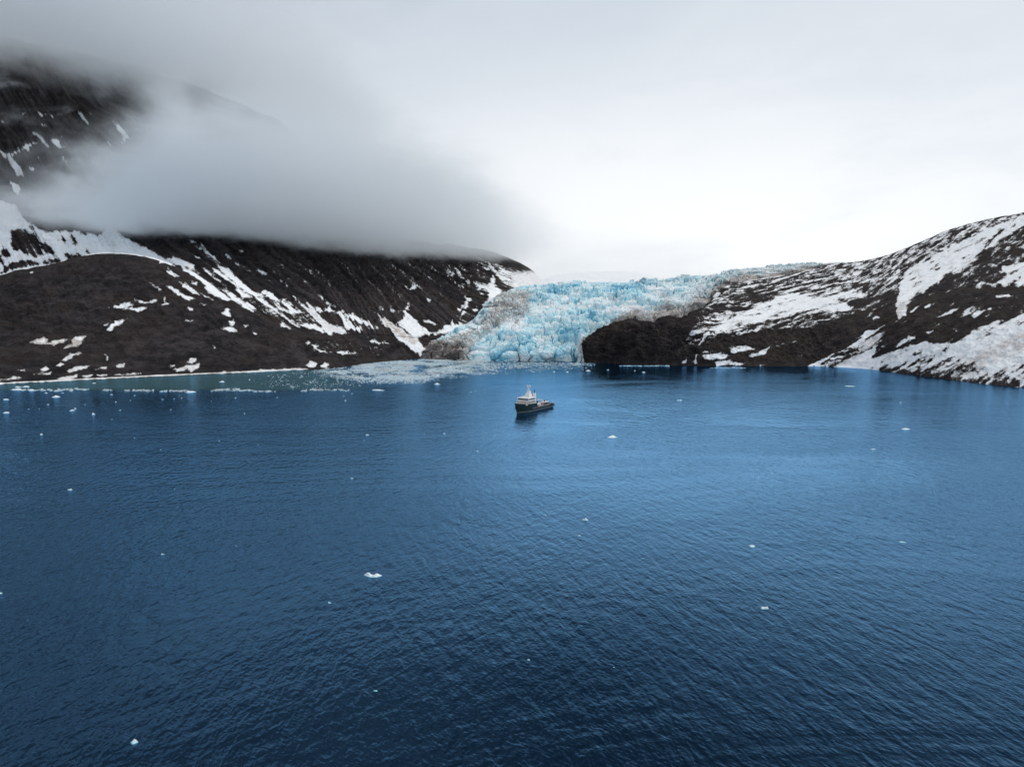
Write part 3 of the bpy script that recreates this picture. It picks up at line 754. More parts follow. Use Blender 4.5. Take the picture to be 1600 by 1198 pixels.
cre = sstep(0.22, 0.0, f2 - f1)
cre2 = sstep(0.22, 0.0, g2 - g1)
shatter = np.clip(0.60 + 2.2 * fbm(x / 55, y / 55, 0.5, 3, 231), 0.06, 1.35)
trace_s = np.zeros(px.shape)
trace(trace_s, px, py, [(815, 500), (850, 480), (885, 480), (890, 505), (860, 520), (830, 525)], 'set', 0.55, 10)
shatter = shatter * (1 - trace_s)
topk = sstep(3.2, 3.9, T)
band = fbm((x + wx) / 80, (y + 1.1 * z + 1.5 * wy) / 15, 0.4, 3, 271, 0.5, ridged=True)
btr = sstep(0.15, -0.25, band)
serac = 15.0 * (r0 - 0.5) * (0.35 + 0.65 * shatter) - 6.0 * sstep(0.18, 0.0, b2 - b1) - 4.5 * btr + shatter * (6.0 * (r1 - 0.5) + 2.6 * (r2 - 0.5) + 1.0 * (r3 - 0.5) - 5.0 * cre - 1.8 * cre2) + 6.5 * big + 1.4 * fbm(x / 6, y / 6, z / 6, 3, 241, 0.6, ridged=True)
amp_t = np.interp(tt, [0, 1, 1.15, 2, 3, 3.8, 4, 5, 6], [0.4, 0.8, 1.0, 1.25, 1.35, 1.1, 0.9, 0.6, 0])[:, None]
right = sstep(1000, 1150, px)
disp = amp_t * serac * (1 - 0.45 * sstep(1120, 1300, px)) * (1 - 0.3 * sstep(740, 690, px))
dirv = nrm * 0.75 + np.array([0, -0.15, 0.45])
dirv /= np.linalg.norm(dirv, axis=-1, keepdims=True)
G = G + dirv * disp[..., None]
px, py = bearing(G)
m, nt, out = new_mat('glacier_ice'); L = nt.links
p = geo_pos(nt)
b = N(nt, 'ShaderNodeBsdfPrincipled')
blue = attr_n(nt, 'blue'); dirt = attr_n(nt, 'dirt'); white = attr_n(nt, 'white')
n1 = noise_n(nt, p, 0.25, 6, 0.65); n2 = noise_n(nt, p, 0.05, 4, 0.6); n3 = noise_n(nt, p, 0.9, 3, 0.6)
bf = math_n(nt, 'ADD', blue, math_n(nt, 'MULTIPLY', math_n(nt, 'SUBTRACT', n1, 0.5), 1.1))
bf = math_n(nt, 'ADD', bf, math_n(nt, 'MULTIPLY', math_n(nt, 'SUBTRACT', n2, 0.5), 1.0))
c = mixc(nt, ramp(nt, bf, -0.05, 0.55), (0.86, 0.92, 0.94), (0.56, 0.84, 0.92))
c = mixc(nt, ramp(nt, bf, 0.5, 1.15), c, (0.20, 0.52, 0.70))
c = mixc(nt, ramp(nt, math_n(nt, 'ADD', white, math_n(nt, 'SUBTRACT', n1, 0.5)), 0.5, 1.0), c, (0.80, 0.84, 0.87))
df = math_n(nt, 'ADD', dirt, math_n(nt, 'MULTIPLY', math_n(nt, 'SUBTRACT', n1, 0.52), 1.9))
df = math_n(nt, 'ADD', df, math_n(nt, 'MULTIPLY', math_n(nt, 'SUBTRACT', n2, 0.5), 1.1))
c = mixc(nt, ramp(nt, df, 0.25, 0.75, 0, 0.85), c, mixc(nt, ramp(nt, n3, 0.35, 0.65), (0.20, 0.15, 0.135), (0.60, 0.51, 0.46)))
c = mixc(nt, ramp(nt, df, 0.85, 1.25, 0, 0.9), c, (0.06, 0.05, 0.05))
L.new(c, b.inputs['Base Color'])
b.inputs['Roughness'].default_value = 0.55
b.inputs['Specular IOR Level'].default_value = 0.3
bmp = N(nt, 'ShaderNodeBump'); bmp.inputs['Strength'].default_value = 0.6; bmp.inputs['Distance'].default_value = 1.2
L.new(math_n(nt, 'ADD', n1, math_n(nt, 'MULTIPLY', n3, 0.4)), bmp.inputs['Height']); L.new(bmp.outputs[0], b.inputs['Normal'])
L.new(b.outputs[0], out.inputs['Surface'])
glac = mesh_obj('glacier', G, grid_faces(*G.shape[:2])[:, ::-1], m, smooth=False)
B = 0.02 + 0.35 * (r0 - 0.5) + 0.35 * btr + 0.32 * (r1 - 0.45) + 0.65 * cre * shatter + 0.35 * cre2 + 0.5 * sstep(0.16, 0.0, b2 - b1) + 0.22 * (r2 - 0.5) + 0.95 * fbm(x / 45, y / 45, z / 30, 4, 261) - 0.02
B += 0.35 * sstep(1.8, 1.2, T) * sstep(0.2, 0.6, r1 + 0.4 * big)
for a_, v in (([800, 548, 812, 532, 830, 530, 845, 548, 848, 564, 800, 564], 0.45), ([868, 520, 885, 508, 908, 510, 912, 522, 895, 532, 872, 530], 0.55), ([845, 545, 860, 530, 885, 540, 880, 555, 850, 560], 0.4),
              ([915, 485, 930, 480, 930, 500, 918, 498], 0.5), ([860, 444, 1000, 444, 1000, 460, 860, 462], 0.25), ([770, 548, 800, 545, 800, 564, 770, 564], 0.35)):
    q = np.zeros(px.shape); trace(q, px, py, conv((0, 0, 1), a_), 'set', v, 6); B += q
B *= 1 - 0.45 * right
Dd = np.zeros(px.shape)
trace(Dd, px, py, conv(C4, [-330, 960, -330, 760, 0, 715, 80, 700, 250, 650, 290, 540, 370, 430, 440, 335, 640, 325, 690, 360, 670, 470, 560, 570, 500, 600, 410, 650, 330, 720, 240, 790, 195, 960]), 'set', 0.62, 7)
trace(Dd, px, py, conv(C4, [560, 590, 580, 560, 690, 420, 690, 470, 580, 620, 500, 680]), 'set', 0.75, 4)
trace(Dd, px, py, [(630, 575), (630, 530), (690, 535), (718, 538), (732, 575)], 'set', 1.3, 7)
edge = [(926, 524), (945, 510), (962, 504), (987, 500), (1000, 505), (1020, 506), (1035, 496), (1045, 492), (1060, 499), (1072, 497), (1080, 490), (1095, 482), (1107, 476), (1117, 465), (1130, 455), (1147, 444), (1190, 436), (1230, 429), (1270, 420), (1290, 415)]
ed = pchip(px, [q[0] for q in edge], [q[1] for q in edge])
wid = np.interp(px, [926, 960, 1000, 1060, 1120, 1200, 1300], [5, 10, 26, 36, 20, 11, 5])
Dd = np.maximum(Dd, 0.86 * sstep(wid * 1.3, wid * 0.2, ed - py) * sstep(930, 975, px))
Dd = np.maximum(Dd, 0.42 * right)
Dd = np.maximum(Dd, 0.34 * sstep(950, 1010, px) * topk)
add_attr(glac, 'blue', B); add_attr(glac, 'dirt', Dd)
add_attr(glac, 'white', np.clip(0.15 + 0.75 * sstep(0.35, -0.5, serac / 6) * 0 + 0.9 * fbm(x / 50, y / 50, z / 30, 4, 251) + 0.45 * sstep(0.35, 0.1, shatter) + 0.25 * trace_s + 0.9 * sstep(898, 908, px) * sstep(932, 926, px) * sstep(1.0, 1.2, T) * sstep(2.6, 2.1, T), 0, 1))
tag(glac, 'blue crevassed glacier tumbling down to the water between two dark slopes', 'glacier', kind='structure')

# ------------------------------------------------------- snowfield above it
P1 = [(760, 470, 1480), (800, 458, 1500), (840, 452, 1500), (900, 448, 1480), (1000, 446, 1480), (1085, 439, 1480), (1147, 430, 1500), (1230, 420, 1560), (1330, 416, 1640)]
P2 = [(760, 462, 1800), (800, 452, 1900), (840, 446, 2000), (900, 442, 2000), (1000, 440.5, 2000), (1085, 434.5, 2000), (1147, 427, 2000), (1230, 419, 2000), (1330, 415, 2000)]
P3 = [(760, 455, 2500), (800, 450, 2600), (845, 441.5, 2700), (862, 436, 2700), (900, 434, 2700), (960, 433, 2700), (1000, 434, 2700), (1040, 436, 2700), (1085, 434, 2700), (1147, 428, 2700), (1230, 421, 2700), (1330, 416, 2700)]
P4 = [(760, 450, 3800), (800, 447, 3800), (845, 440.5, 3800), (860, 433, 3800), (880, 428, 3800), (930, 425, 3800), (960, 424, 3800), (1000, 427, 3800), (1030, 433, 3800), (1045, 437, 3800), (1090, 437, 3800), (1147, 431, 3800), (1230, 424, 3800), (1330, 420, 3800)]
P5 = [(q[0], q[1] + 12, q[2] + 1200) for q in P4]
cols = np.arange(760, 1331, 2.0)
G, tt = loft([P1, P2, P3, P4, P5], cols, [30, 30, 40, 10])
x, y, z = G[..., 0], G[..., 1], G[..., 2]
G[..., 2] += 3 * fbm(x / 120, y / 120, 0, 4, 301) + 2.0 * fbm(x / 30, y / 60, 0, 3, 311, ridged=True)
m, nt, out = new_mat('old_snow'); L = nt.links
p = geo_pos(nt); b = N(nt, 'ShaderNodeBsdfPrincipled')
nn = noise_n(nt, mapped(nt, p, (1, 0.4, 1)), 0.03, 5, 0.6)
L.new(mixc(nt, ramp(nt, nn, 0.45, 0.72), (0.95, 0.96, 0.97), (0.80, 0.84, 0.88)), b.inputs['Base Color'])
b.inputs['Roughness'].default_value = 0.9
L.new(b.outputs[0], out.inputs['Surface'])
sf = mesh_obj('snowfield', G, grid_faces(*G.shape[:2])[:, ::-1], m, smooth=True)
tag(sf, 'pale snowfield feeding the glacier behind its crevassed top', 'snowfield', kind='structure')

# ================================================================== CLOUD
def cloud_mesh(name, stations, seed, nseg=28):
    """closed lumpy tube; stations: (px, front Y, back Y, z low, z high)"""
    cols = np.linspace(stations[0][0], stations[-1][0], 70)
    xs = [q[0] for q in stations]
    fr, bk, lo, hi = (pchip(cols, xs, [q[k] for q in stations]) for k in (1, 2, 3, 4))
    rings = []
    for i, c in enumerate(cols):
        a = np.linspace(0, 2 * np.pi, nseg, endpoint=False)
        ca, sa = np.cos(a), np.sin(a)
        se = lambda v: np.sign(v) * np.abs(v) ** 0.6
        Yc = (fr[i] + bk[i]) / 2 + se(ca) * (bk[i] - fr[i]) / 2
        Zc = (lo[i] + hi[i]) / 2 + se(sa) * (hi[i] - lo[i]) / 2
        Xc = (c - CX) / F * Yc * CP
        rings.append(np.stack([Xc, Yc, Zc], -1))
    V = np.stack(rings)
    nz = fbm(V[..., 0] / 140, V[..., 1] / 140, V[..., 2] / 140, 3, seed)
    V[..., 2] += nz * 20 * np.where(V[..., 2] > ((lo + hi) / 2)[:, None], 1.5, 0.4)
    n = len(cols)
    i = np.arange(n - 1)[:, None] * nseg + np.arange(nseg)[None, :]
    j = np.arange(n - 1)[:, None] * nseg + (np.arange(nseg) + 1)[None, :] % nseg
    f = np.stack([i, j, j + nseg, i + nseg], -1).reshape(-1, 4)
    V = V.reshape(-1, 3)
    c0 = V[:nseg].mean(0); c1 = V[-nseg:].mean(0)
    k = len(V)
    V = np.concatenate([V, [c0, c1]])
    tri = [(k, (q + 1) % nseg, q, k) for q in range(nseg)] + [(k + 1, k - nseg + q, k - nseg + (q + 1) % nseg, k + 1) for q in range(nseg)]
    me = bpy.data.meshes.new(name)
    me.from_pydata(V.tolist(), [], f.tolist() + [t[:3] for t in tri]); me.update()
    o = bpy.data.objects.new(name, me); col.objects.link(o)
    bmh = bmesh.new(); bmh.from_mesh(me); bmesh.ops.recalc_face_normals(bmh, faces=bmh.faces[:]); bmh.to_mesh(me); bmh.free()
    return o


def curve_n(nt, fac, pts, x0, x1, y0, y1):
    """piecewise curve through pts (x, y) as a Float Curve node"""
    t = ramp(nt, fac, x0, x1, smooth=False)
    n = nt.nodes.new('ShaderNodeFloatCurve')
    cv = n.mapping.curves[0]
    P = [((a - x0) / (x1 - x0), (b - y0) / (y1 - y0)) for a, b in pts]
    cv.points[0].location = P[0]; cv.points[1].location = P[-1]
    for q in P[1:-1]:
        cv.points.new(*q)
    n.mapping.update()
    nt.links.new(t, n.inputs['Value'])
    return ramp(nt, n.outputs[0], 0, 1, y0, y1, smooth=False)


def cloud_mat(name, dens, base_pts, top_pts, soft_lo, soft_hi, fade_pts, nscale, contrast, seedv, x0=-2200, x1=400):
    m, nt, out = new_mat(name); L = nt.links
    p = geo_pos(nt)
    sp = nt.nodes.new('ShaderNodeSeparateXYZ'); L.new(p, sp.inputs[0])
    nz = noise_n(nt, mapped(nt, p, (1, 1, 1.9), loc=seedv), nscale, 6, 0.64, 0.8)
    nc = math_n(nt, 'SUBTRACT', nz, 0.5)
    zz = math_n(nt, 'MULTIPLY_ADD', nc, 190, sp.outputs[2])
    zb = math_n(nt, 'MULTIPLY_ADD', nc, 44, sp.outputs[2])
    lo = curve_n(nt, sp.outputs[0], base_pts, x0, x1, 0, 900)
    hi = curve_n(nt, sp.outputs[0], top_pts, x0, x1, 0, 1400)
    a = ramp(nt, math_n(nt, 'DIVIDE', math_n(nt, 'SUBTRACT', zb, lo), soft_lo), 0, 1)
    bb = ramp(nt, math_n(nt, 'DIVIDE', math_n(nt, 'SUBTRACT', hi, zz), soft_hi), 0, 1)
    fade = curve_n(nt, sp.outputs[0], fade_pts, x0, x1, 0, 1)
    d = math_n(nt, 'MULTIPLY', a, bb)
    d = ramp(nt, math_n(nt, 'MULTIPLY_ADD', nc, contrast, d), 0.22, 1.1)
    d = math_n(nt, 'MULTIPLY', math_n(nt, 'MULTIPLY', d, a), fade)
    v = N(nt, 'ShaderNodeVolumePrincipled')
    v.inputs['Color'].default_value = (0.955, 0.98, 1.0, 1)
    v.inputs['Anisotropy'].default_value = 0.2
    L.new(math_n(nt, 'MULTIPLY', d, dens), v.inputs['Density'])
    L.new(v.outputs[0], out.inputs['Volume'])
    m.cycles.volume_step_rate = 0.5
    return m


cb = cloud_mesh('cloud_bank', [(-420, 960, 1600, 110, 640), (0, 1020, 1600, 110, 650), (150, 1040, 1620, 105, 660), (260, 1040, 1700, 105, 680), (400, 1060, 1800, 105, 700), (480, 1100, 1800, 105, 700),
                               (600, 1190, 1900, 105, 690), (700, 1320, 2000, 110, 660), (780, 1460, 2150, 115, 640), (860, 1600, 2300, 120, 600), (950, 1700, 2400, 130, 560)], 401)
cb.data.materials.append(cloud_mat('bank_vapour', 0.026,
    [(-2200, 190), (-1000, 186), (-700, 178), (-450, 164), (-280, 156), (-100, 158), (60, 172), (400, 180)],
    [(-2200, 330), (-1000, 315), (-800, 340), (-640, 410), (-520, 500), (-350, 530), (-150, 500), (0, 450), (100, 410), (400, 350)],
    38, 250, [(-2200, 1), (-600, 1), (-450, 0.66), (-300, 0.42), (-180, 0.29), (-60, 0.19), (60, 0.09), (200, 0.0), (400, 0)], 0.0095, 2.6, (3, 8, 1)))
tag(cb, 'low grey cloud bank lying across the dark mountainside at left', 'cloud', kind='stuff')
cd = cloud_mesh('cloud_deck', [(-420, 900, 2200, 450, 800), (0, 1000, 2200, 440, 800), (200, 1050, 2200, 420, 800), (400, 1150, 2200, 400, 780), (520, 1250, 2200, 400, 740), (700, 1400, 2200, 410, 700)], 411)
cd.data.materials.append(cloud_mat('deck_vapour', 0.009,
    [(-2200, 500), (-1000, 470), (-800, 420), (-600, 390), (-400, 420), (-100, 440), (400, 500)],
    [(-2200, 860), (-700, 840), (-400, 800), (-100, 720), (400, 700)],
    170, 260, [(-2200, 1), (-800, 1), (-600, 0.75), (-450, 0.4), (-340, 0.15), (-250, 0.0), (0, 0), (400, 0)], 0.0075, 2.2, (11, 2, 5)))
tag(cd, 'pale cloud deck swallowing the summit of the mountain at upper left', 'cloud', kind='stuff')

mist = cloud_mesh('mist', [(735, 2300, 3600, 60, 330), (790, 1900, 3600, 70, 330), (900, 1750, 3600, 80, 330), (1000, 1750, 3600, 80, 320), (1100, 1800, 3600, 90, 320), (1180, 1950, 3600, 95, 310), (1240, 2300, 3600, 100, 300)], 421)
m, nt, out = new_mat('mist_vapour'); L = nt.links
p = geo_pos(nt); sp = nt.nodes.new('ShaderNodeSeparateXYZ'); L.new(p, sp.inputs[0])
nz = noise_n(nt, mapped(nt, p, (1, 1, 2.5)), 0.0045, 4, 0.6, 0.5)
d = math_n(nt, 'MULTIPLY', ramp(nt, sp.outputs[2], 330, 130), ramp(nt, nz, 0.34, 0.66))
d = math_n(nt, 'MULTIPLY', d, ramp(nt, sp.outputs[1], 1750, 2500))
d = math_n(nt, 'MULTIPLY', d, ramp(nt, math_n(nt, 'DIVIDE', sp.outputs[0], sp.outputs[1]), 0.36, 0.22))
v = N(nt, 'ShaderNodeVolumePrincipled'); v.inputs['Color'].default_value = (0.98, 0.99, 1, 1)
L.new(math_n(nt, 'MULTIPLY', d, 0.0016), v.inputs['Density']); L.new(v.outputs[0], out.inputs['Volume'])
mist.data.materials.append(m)
tag(mist, 'thin bright mist lying on the snowfield behind the glacier', 'mist', kind='stuff')

# ================================================================ THE SHIP
def V3(*a): return Vector(a)

class MB:
    def __init__(s): s.bm = bmesh.new()
    def box(s, x0, x1, y0, y1, z0, z1, taper=0.0, rake=0.0):
        """taper shrinks the top, rake shifts the top along x"""
        vs = []
        for (zz, t, r) in ((z0, 0, 0), (z1, taper, rake)):
            for (xx, yy) in ((x0 + t, y0 + t), (x1 - t, y0 + t), (x1 - t, y1 - t), (x0 + t, y1 - t)):
                vs.append(s.bm.verts.new((xx + r, yy, zz)))
        for f in ((3, 2, 1, 0), (4, 5, 6, 7), (0, 1, 5, 4), (1, 2, 6, 5), (2, 3, 7, 6), (3, 0, 4, 7)):
            s.bm.faces.new([vs[i] for i in f])
        return s
    def tube(s, a, b, r, r2=None, n=8):
        a, b = Vector(a), Vector(b); r2 = r if r2 is None else r2
        d = (b - a).normalized()
        u = d.orthogonal().normalized(); v = d.cross(u)
        A = [s.bm.verts.new(a + (u * math.cos(2 * math.pi * i / n) + v * math.sin(2 * math.pi * i / n)) * r) for i in range(n)]
        B = [s.bm.verts.new(b + (u * math.cos(2 * math.pi * i / n) + v * math.sin(2 * math.pi * i / n)) * r2) for i in range(n)]
        for i in range(n):
            s.bm.faces.new([A[i], A[(i + 1) % n], B[(i + 1) % n], B[i]])
        s.bm.faces.new(A[::-1]); s.bm.faces.new(B)
        return s
    def ball(s, c, r, sz=1.0):
        res = bmesh.ops.create_uvsphere(s.bm, u_segments=16, v_segments=10, radius=r)
        for v in res['verts']:
            v.co.z *= sz; v.co += Vector(c)
        return s
    def loft(s, secs, cap=True):
        L = [[s.bm.verts.new(p) for p in sec] for sec in secs]
        n = len(L[0])
        for a, b in zip(L[:-1], L[1:]):
            for i in range(n - 1):
                try: s.bm.faces.new([a[i], a[i + 1], b[i + 1], b[i]])
                except ValueError: pass
        if cap:
            for sec in (L[0], L[-1]):
                try: s.bm.faces.new(sec)
                except ValueError: pass
        return s
    def build(s, name, mat, parent=None, bevel=0.0, smooth=False):
        bmesh.ops.remove_doubles(s.bm, verts=s.bm.verts[:], dist=0.0005)
        bmesh.ops.recalc_face_normals(s.bm, faces=s.bm.faces[:])
        if bevel:
            bmesh.ops.bevel(s.bm, geom=s.bm.edges[:], offset=bevel, segments=2, affect='EDGES', profile=0.5)
        me = bpy.data.meshes.new(name); s.bm.to_mesh(me); s.bm.free()
        for f in me.polygons: f.use_smooth = smooth
        me.materials.append(mat)
        o = bpy.data.objects.new(name, me); col.objects.link(o)
        if parent is not None: o.parent = parent
        return o


M_HULL = simple_mat('hull_paint', (0.008, 0.026, 0.023), 0.35, 0, 0.3, 0.4)
M_STRIPE = simple_mat('stripe_paint', (0.26, 0.25, 0.26), 0.5, 0, 0.25, 0.6)
M_WHITE = simple_mat('white_paint', (0.82, 0.81, 0.80), 0.4, 0, 0.12, 0.5)
M_CREAM = simple_mat('deck_cream', (0.52, 0.46, 0.40), 0.7, 0, 0.2, 0.8)
M_GLASS = simple_mat('window_glass', (0.03, 0.035, 0.04), 0.12, 0, 0.2, 1.0)
M_DARK = simple_mat('dark_gear', (0.02, 0.022, 0.025), 0.5, 0, 0.3, 1.0)
M_PINK = simple_mat('faded_red', (0.42, 0.22, 0.20), 0.6, 0, 0.25, 0.8)
M_RUST = simple_mat('wood_deck', (0.20, 0.13, 0.11), 0.8, 0, 0.3, 1.0)
M_TEAL = simple_mat('boat_rubber', (0.012, 0.055, 0.050), 0.5, 0, 0.2, 1.0)

bow = on_water(808.0, 646.5); stern = on_water(858.5, 634.8)
LEN = float(np.linalg.norm(bow - stern))
mid = (bow + stern) / 2
hd = math.atan2(bow[1] - stern[1], bow[0] - stern[0])
K = LEN / 45.0                                               # the ship is drawn 45 m on the waterline
ship = bpy.data.objects.new('expedition_ship', None); col.objects.link(ship)
ship.location = (float(mid[0]), float(mid[1]), 0); ship.rotation_euler = (0, 0, hd); ship.scale = (K, K, K)
tag(ship, 'dark green hulled expedition ship with white wheelhouse and mast, anchored off the glacier', 'ship')
# x forward (bow +22.5), y to port, z up. half breadth and sheer along the hull
def hb(x):      # half breadth at deck
    return float(pchip(np.array([x]), [-22.5, -20, -10, 5, 13, 18, 22, 25.5], [3.9, 4.5, 4.9, 4.9, 4.5, 3.4, 1.6, 0.15])[0])
def hw(x):      # half breadth at the waterline
    return float(pchip(np.array([x]), [-22.5, -20, -10, 5, 13, 18, 22, 22.6], [2.8, 3.9, 4.6, 4.6, 3.8, 2.2, 0.35, 0.08])[0])
def sheer(x):
    return float(pchip(np.array([x]), [-22.5, -12, 2.0, 3.2, 12, 20, 25.5], [3.1, 3.0, 3.7, 6.2, 6.7, 7.4, 8.3])[0])
hull = MB(); secs = []
for x in np.concatenate([np.linspace(-22.5, 2.0, 14), np.linspace(2.3, 3.4, 4), np.linspace(4.5, 25.5, 18)]):
    b_, s_ = hb(x), sheer(x)
    xw = min(x, 22.6) if x < 20 else 20 + (x - 20) * (2.6 / 5.5)
    w_ = hw(xw); d_ = -1.6
    P = []
    for sgn in (1, -1):
        q = [(x, sgn * b_, s_), (x + (xw - x) * 0.35, sgn * (b_ * 0.72 + w_ * 0.28), s_ * 0.62), (x + (xw - x) * 0.75, sgn * (b_ * 0.28 + w_ * 0.72), s_ * 0.25),
             (xw, sgn * w_, 0.0), (xw - 0.3, sgn * w_ * 0.7, d_)]
        P += q if sgn == 1 else q[::-1]
    secs.append(P)
hull.loft(secs)
hull.build('hull', M_HULL, ship)
# decks closed just below the rail
dk = MB(); 
dk.loft([[(x, hb(x) - 0.12, sheer(x) - 0.9), (x, -hb(x) + 0.12, sheer(x) - 0.9)] for x in np.linspace(3.6, 24.4, 18)], cap=False)
dk.build('foredeck', M_CREAM, ship)
dk = MB()
dk.loft([[(x, hb(x) - 0.12, 2.2), (x, -hb(x) + 0.12, 2.2)] for x in np.linspace(-22.3, 2.4, 14)], cap=False)
dk.build('main_deck', M_RUST, ship)
def strip(z0f, z1f, x0, x1, off, n=26):
    s = MB()
    for sgn in (1, -1):
        A = []
        for x in np.linspace(x0, x1, n):
            xw = x if x < 20 else 20 + (x - 20) * (2.6 / 5.5)
            P = []
            for zf in (z0f, z1f):
                zz = zf(x); t = max(0, min(1, zz / sheer(x)))
                yy = hw(xw) * (1 - t) ** 1.1 + hb(x) * (1 - (1 - t) ** 1.1)
                xx = xw + (x - xw) * t
                P += [(xx + (0.05 if x > 24 else 0), sgn * (yy + off), zz)]
            P = [(P[0][0], P[0][1] - sgn * 0.3, P[0][2]), P[0], P[1], (P[1][0], P[1][1] - sgn * 0.3, P[1][2])]
            A.append(P)
        s.loft(A)
    return s
strip(lambda x: 0.75, lambda x: 1.15, -22.4, 25.0, 0.10).build('boot_stripe', M_STRIPE, ship)
strip(lambda x: 2.5 + 0.012 * (x + 10), lambda x: 2.95 + 0.012 * (x + 10), -14, 8.5, 0.16).build('rubbing_strake', M_STRIPE, ship)
strip(lambda x: sheer(x) - 0.08, lambda x: sheer(x) + 0.22, 3.4, 25.0, 0.05).build('bow_rail', M_WHITE, ship)
for sgn in (1, -1):
    MB().tube((22.6, sgn * 1.25, 5.2), (22.9, sgn * 1.45, 4.0), 0.25).box(22.3, 23.3, sgn * 1.45 - 0.12, sgn * 1.45 + 0.12, 3.6, 4.1).build('anchor', M_DARK, ship)
fm = MB().tube((22.5, 0, 7.0), (22.5, 0, 11.6), 0.14, 0.08).tube((22.5, -0.6, 10.2), (22.5, 0.6, 10.2), 0.06)
fm.build('bow_mast', M_WHITE, ship)
wl = MB().tube((19.6, -0.9, 7.0), (19.6, 0.9, 7.0), 0.5).box(19.0, 20.2, -0.3, 0.3, 6.4, 7.2)
wl.build('anchor_winch', M_CREAM, ship)
# superstructure
h1 = MB().box(4.2, 16.8, -4.2, 4.2, 5.6, 8.4, 0.12).build('deckhouse', M_CREAM, ship, 0.1)
h2 = MB().box(5.0, 14.6, -4.6, 4.6, 8.403, 9.3, 0.0).build('bridge_front', M_WHITE, ship, 0.06)
bh = MB().box(5.1, 14.5, -4.45, 4.45, 9.303, 10.5).build('wheelhouse', M_WHITE, ship)
for yy in np.linspace(-3.9, 3.9, 7):
    MB().box(14.3, 14.72, yy - 0.54, yy + 0.54, 9.42, 10.3).build('window', M_GLASS, bh)
for sgn in (1, -1):
    for xx in np.linspace(6.2, 13.2, 6):
        MB().box(xx - 0.5, xx + 0.5, sgn * 4.42 - 0.12, sgn * 4.42 + 0.12, 9.42, 10.3).build('window', M_GLASS, bh)
MB().box(4.4, 15.3, -5.1, 5.1, 10.503, 11.0, 0.15).build('wheelhouse_roof', M_WHITE, ship, 0.06)
for sgn in (1, -1):
    for xx in np.linspace(6, 15, 5):
        MB().tube((xx, sgn * 4.05, 7.2), (xx, sgn * 4.17, 7.2), 0.32, n=12).build('porthole', M_GLASS, h1)
tw = MB().box(5.2, 9.6, -2.0, 2.0, 11.003, 13.6, 0.45).box(5.8, 8.4, -1.3, 1.3, 13.603, 15.4, 0.35)
tower = tw.build('mast_tower', M_WHITE, ship, 0.06)
ms = MB().tube((7.2, 0, 15.3), (7.2, 0, 19.3), 0.32, 0.2).tube((7.2, -1.6, 18.3), (7.2, 1.6, 18.3), 0.14).tube((7.2, -1.6, 16.4), (7.2, 1.6, 16.4), 0.12)
ms.tube((7.0, 0, 15.2), (7.2, -1.5, 18.3), 0.10).tube((7.0, 0, 15.2), (7.2, 1.5, 18.3), 0.10)
ms.build('mast', M_WHITE, ship)
for sgn in (1, -1):
    MB().ball((7.2, sgn * 1.05, 19.0), 0.62, 1.1).build('radar_dome', M_WHITE, ship, smooth=True)
MB().box(8.2, 8.5, -1.5, 1.5, 15.9, 16.15).tube((8.35, 0, 15.3), (8.35, 0, 15.95), 0.12).build('radar_scanner', M_WHITE, ship)
for sgn, zt in ((1, 16.2), (-1, 15.6)):
    fu = MB().box(2.2, 4.2, sgn * 2.5 - 1.1, sgn * 2.5 + 1.1, 5.0, 13.4, 0.2).build('funnel', M_WHITE, ship, 0.08)
    MB().tube((3.2, sgn * 2.5, 13.2), (2.9, sgn * 2.5, zt), 0.28).build('exhaust_pipe', M_DARK, fu)
ad = MB().box(-3.5, 4.1, -3.7, 3.7, 2.2, 5.4, 0.1)
aft = ad.build('aft_deckhouse', M_WHITE, ship, 0.08)
dr = MB().box(-3.62, -3.45, -0.6, 0.6, 2.4, 4.5).build('door', M_DARK, aft)
for sgn in (1, -1):
    for xx in (-2.2, -0.4, 1.4):
        MB().box(xx - 0.4, xx + 0.4, sgn * 3.66 - 0.08, sgn * 3.66 + 0.08, 3.7, 4.5).build('window', M_GLASS, aft)
MB().box(-2.4, 1.8, -2.6, 2.6, 5.403, 6.9, 0.2).build('upper_deck_locker', M_DARK, ship, 0.08)
cr = bpy.data.objects.new('deck_crane', None); col.objects.link(cr); cr.parent = ship; cr.location = (-16.2, -2.2, 2.2)
MB().tube((0, 0, 0), (0, 0, 3.4), 0.55, 0.45, 12).build('pedestal', M_WHITE, cr)
MB().tube((0, 0, 3.3), (7.2, 0.6, 5.0), 0.36, 0.22).tube((7.2, 0.6, 5.0), (9.4, 0.8, 3.0), 0.22, 0.16).build('crane_arm', M_WHITE, cr)
rl = MB()
for sgn in (1, -1):
    xs_ = np.linspace(-22, 1.5, 18)
    for x in xs_:
        rl.tube((x, sgn * (hb(x) - 0.1), sheer(x)), (x, sgn * (hb(x) - 0.1), sheer(x) + 0.9), 0.05, n=6)
    for za in (0.45, 0.9):
        for x0_, x1_ in zip(xs_[:-1], xs_[1:]):
            rl.tube((x0_, sgn * (hb(x0_) - 0.1), sheer(x0_) + za), (x1_, sgn * (hb(x1_) - 0.1), sheer(x1_) + za), 0.04, n=6)
rl.build('railing', M_WHITE, ship)
MB().box(-24.2, -22.4, -3.0, 3.0, 0.55, 0.95).build('stern_platform', M_RUST, ship, 0.05)

ROT = Vector((math.cos(hd), math.sin(hd), 0)); PORT = Vector((-math.sin(hd), math.cos(hd), 0))
def aboard(x, y, z):
    return Vector((float(mid[0]), float(mid[1]), 0)) + ROT * x * K + PORT * y * K + Vector((0, 0, z * K))

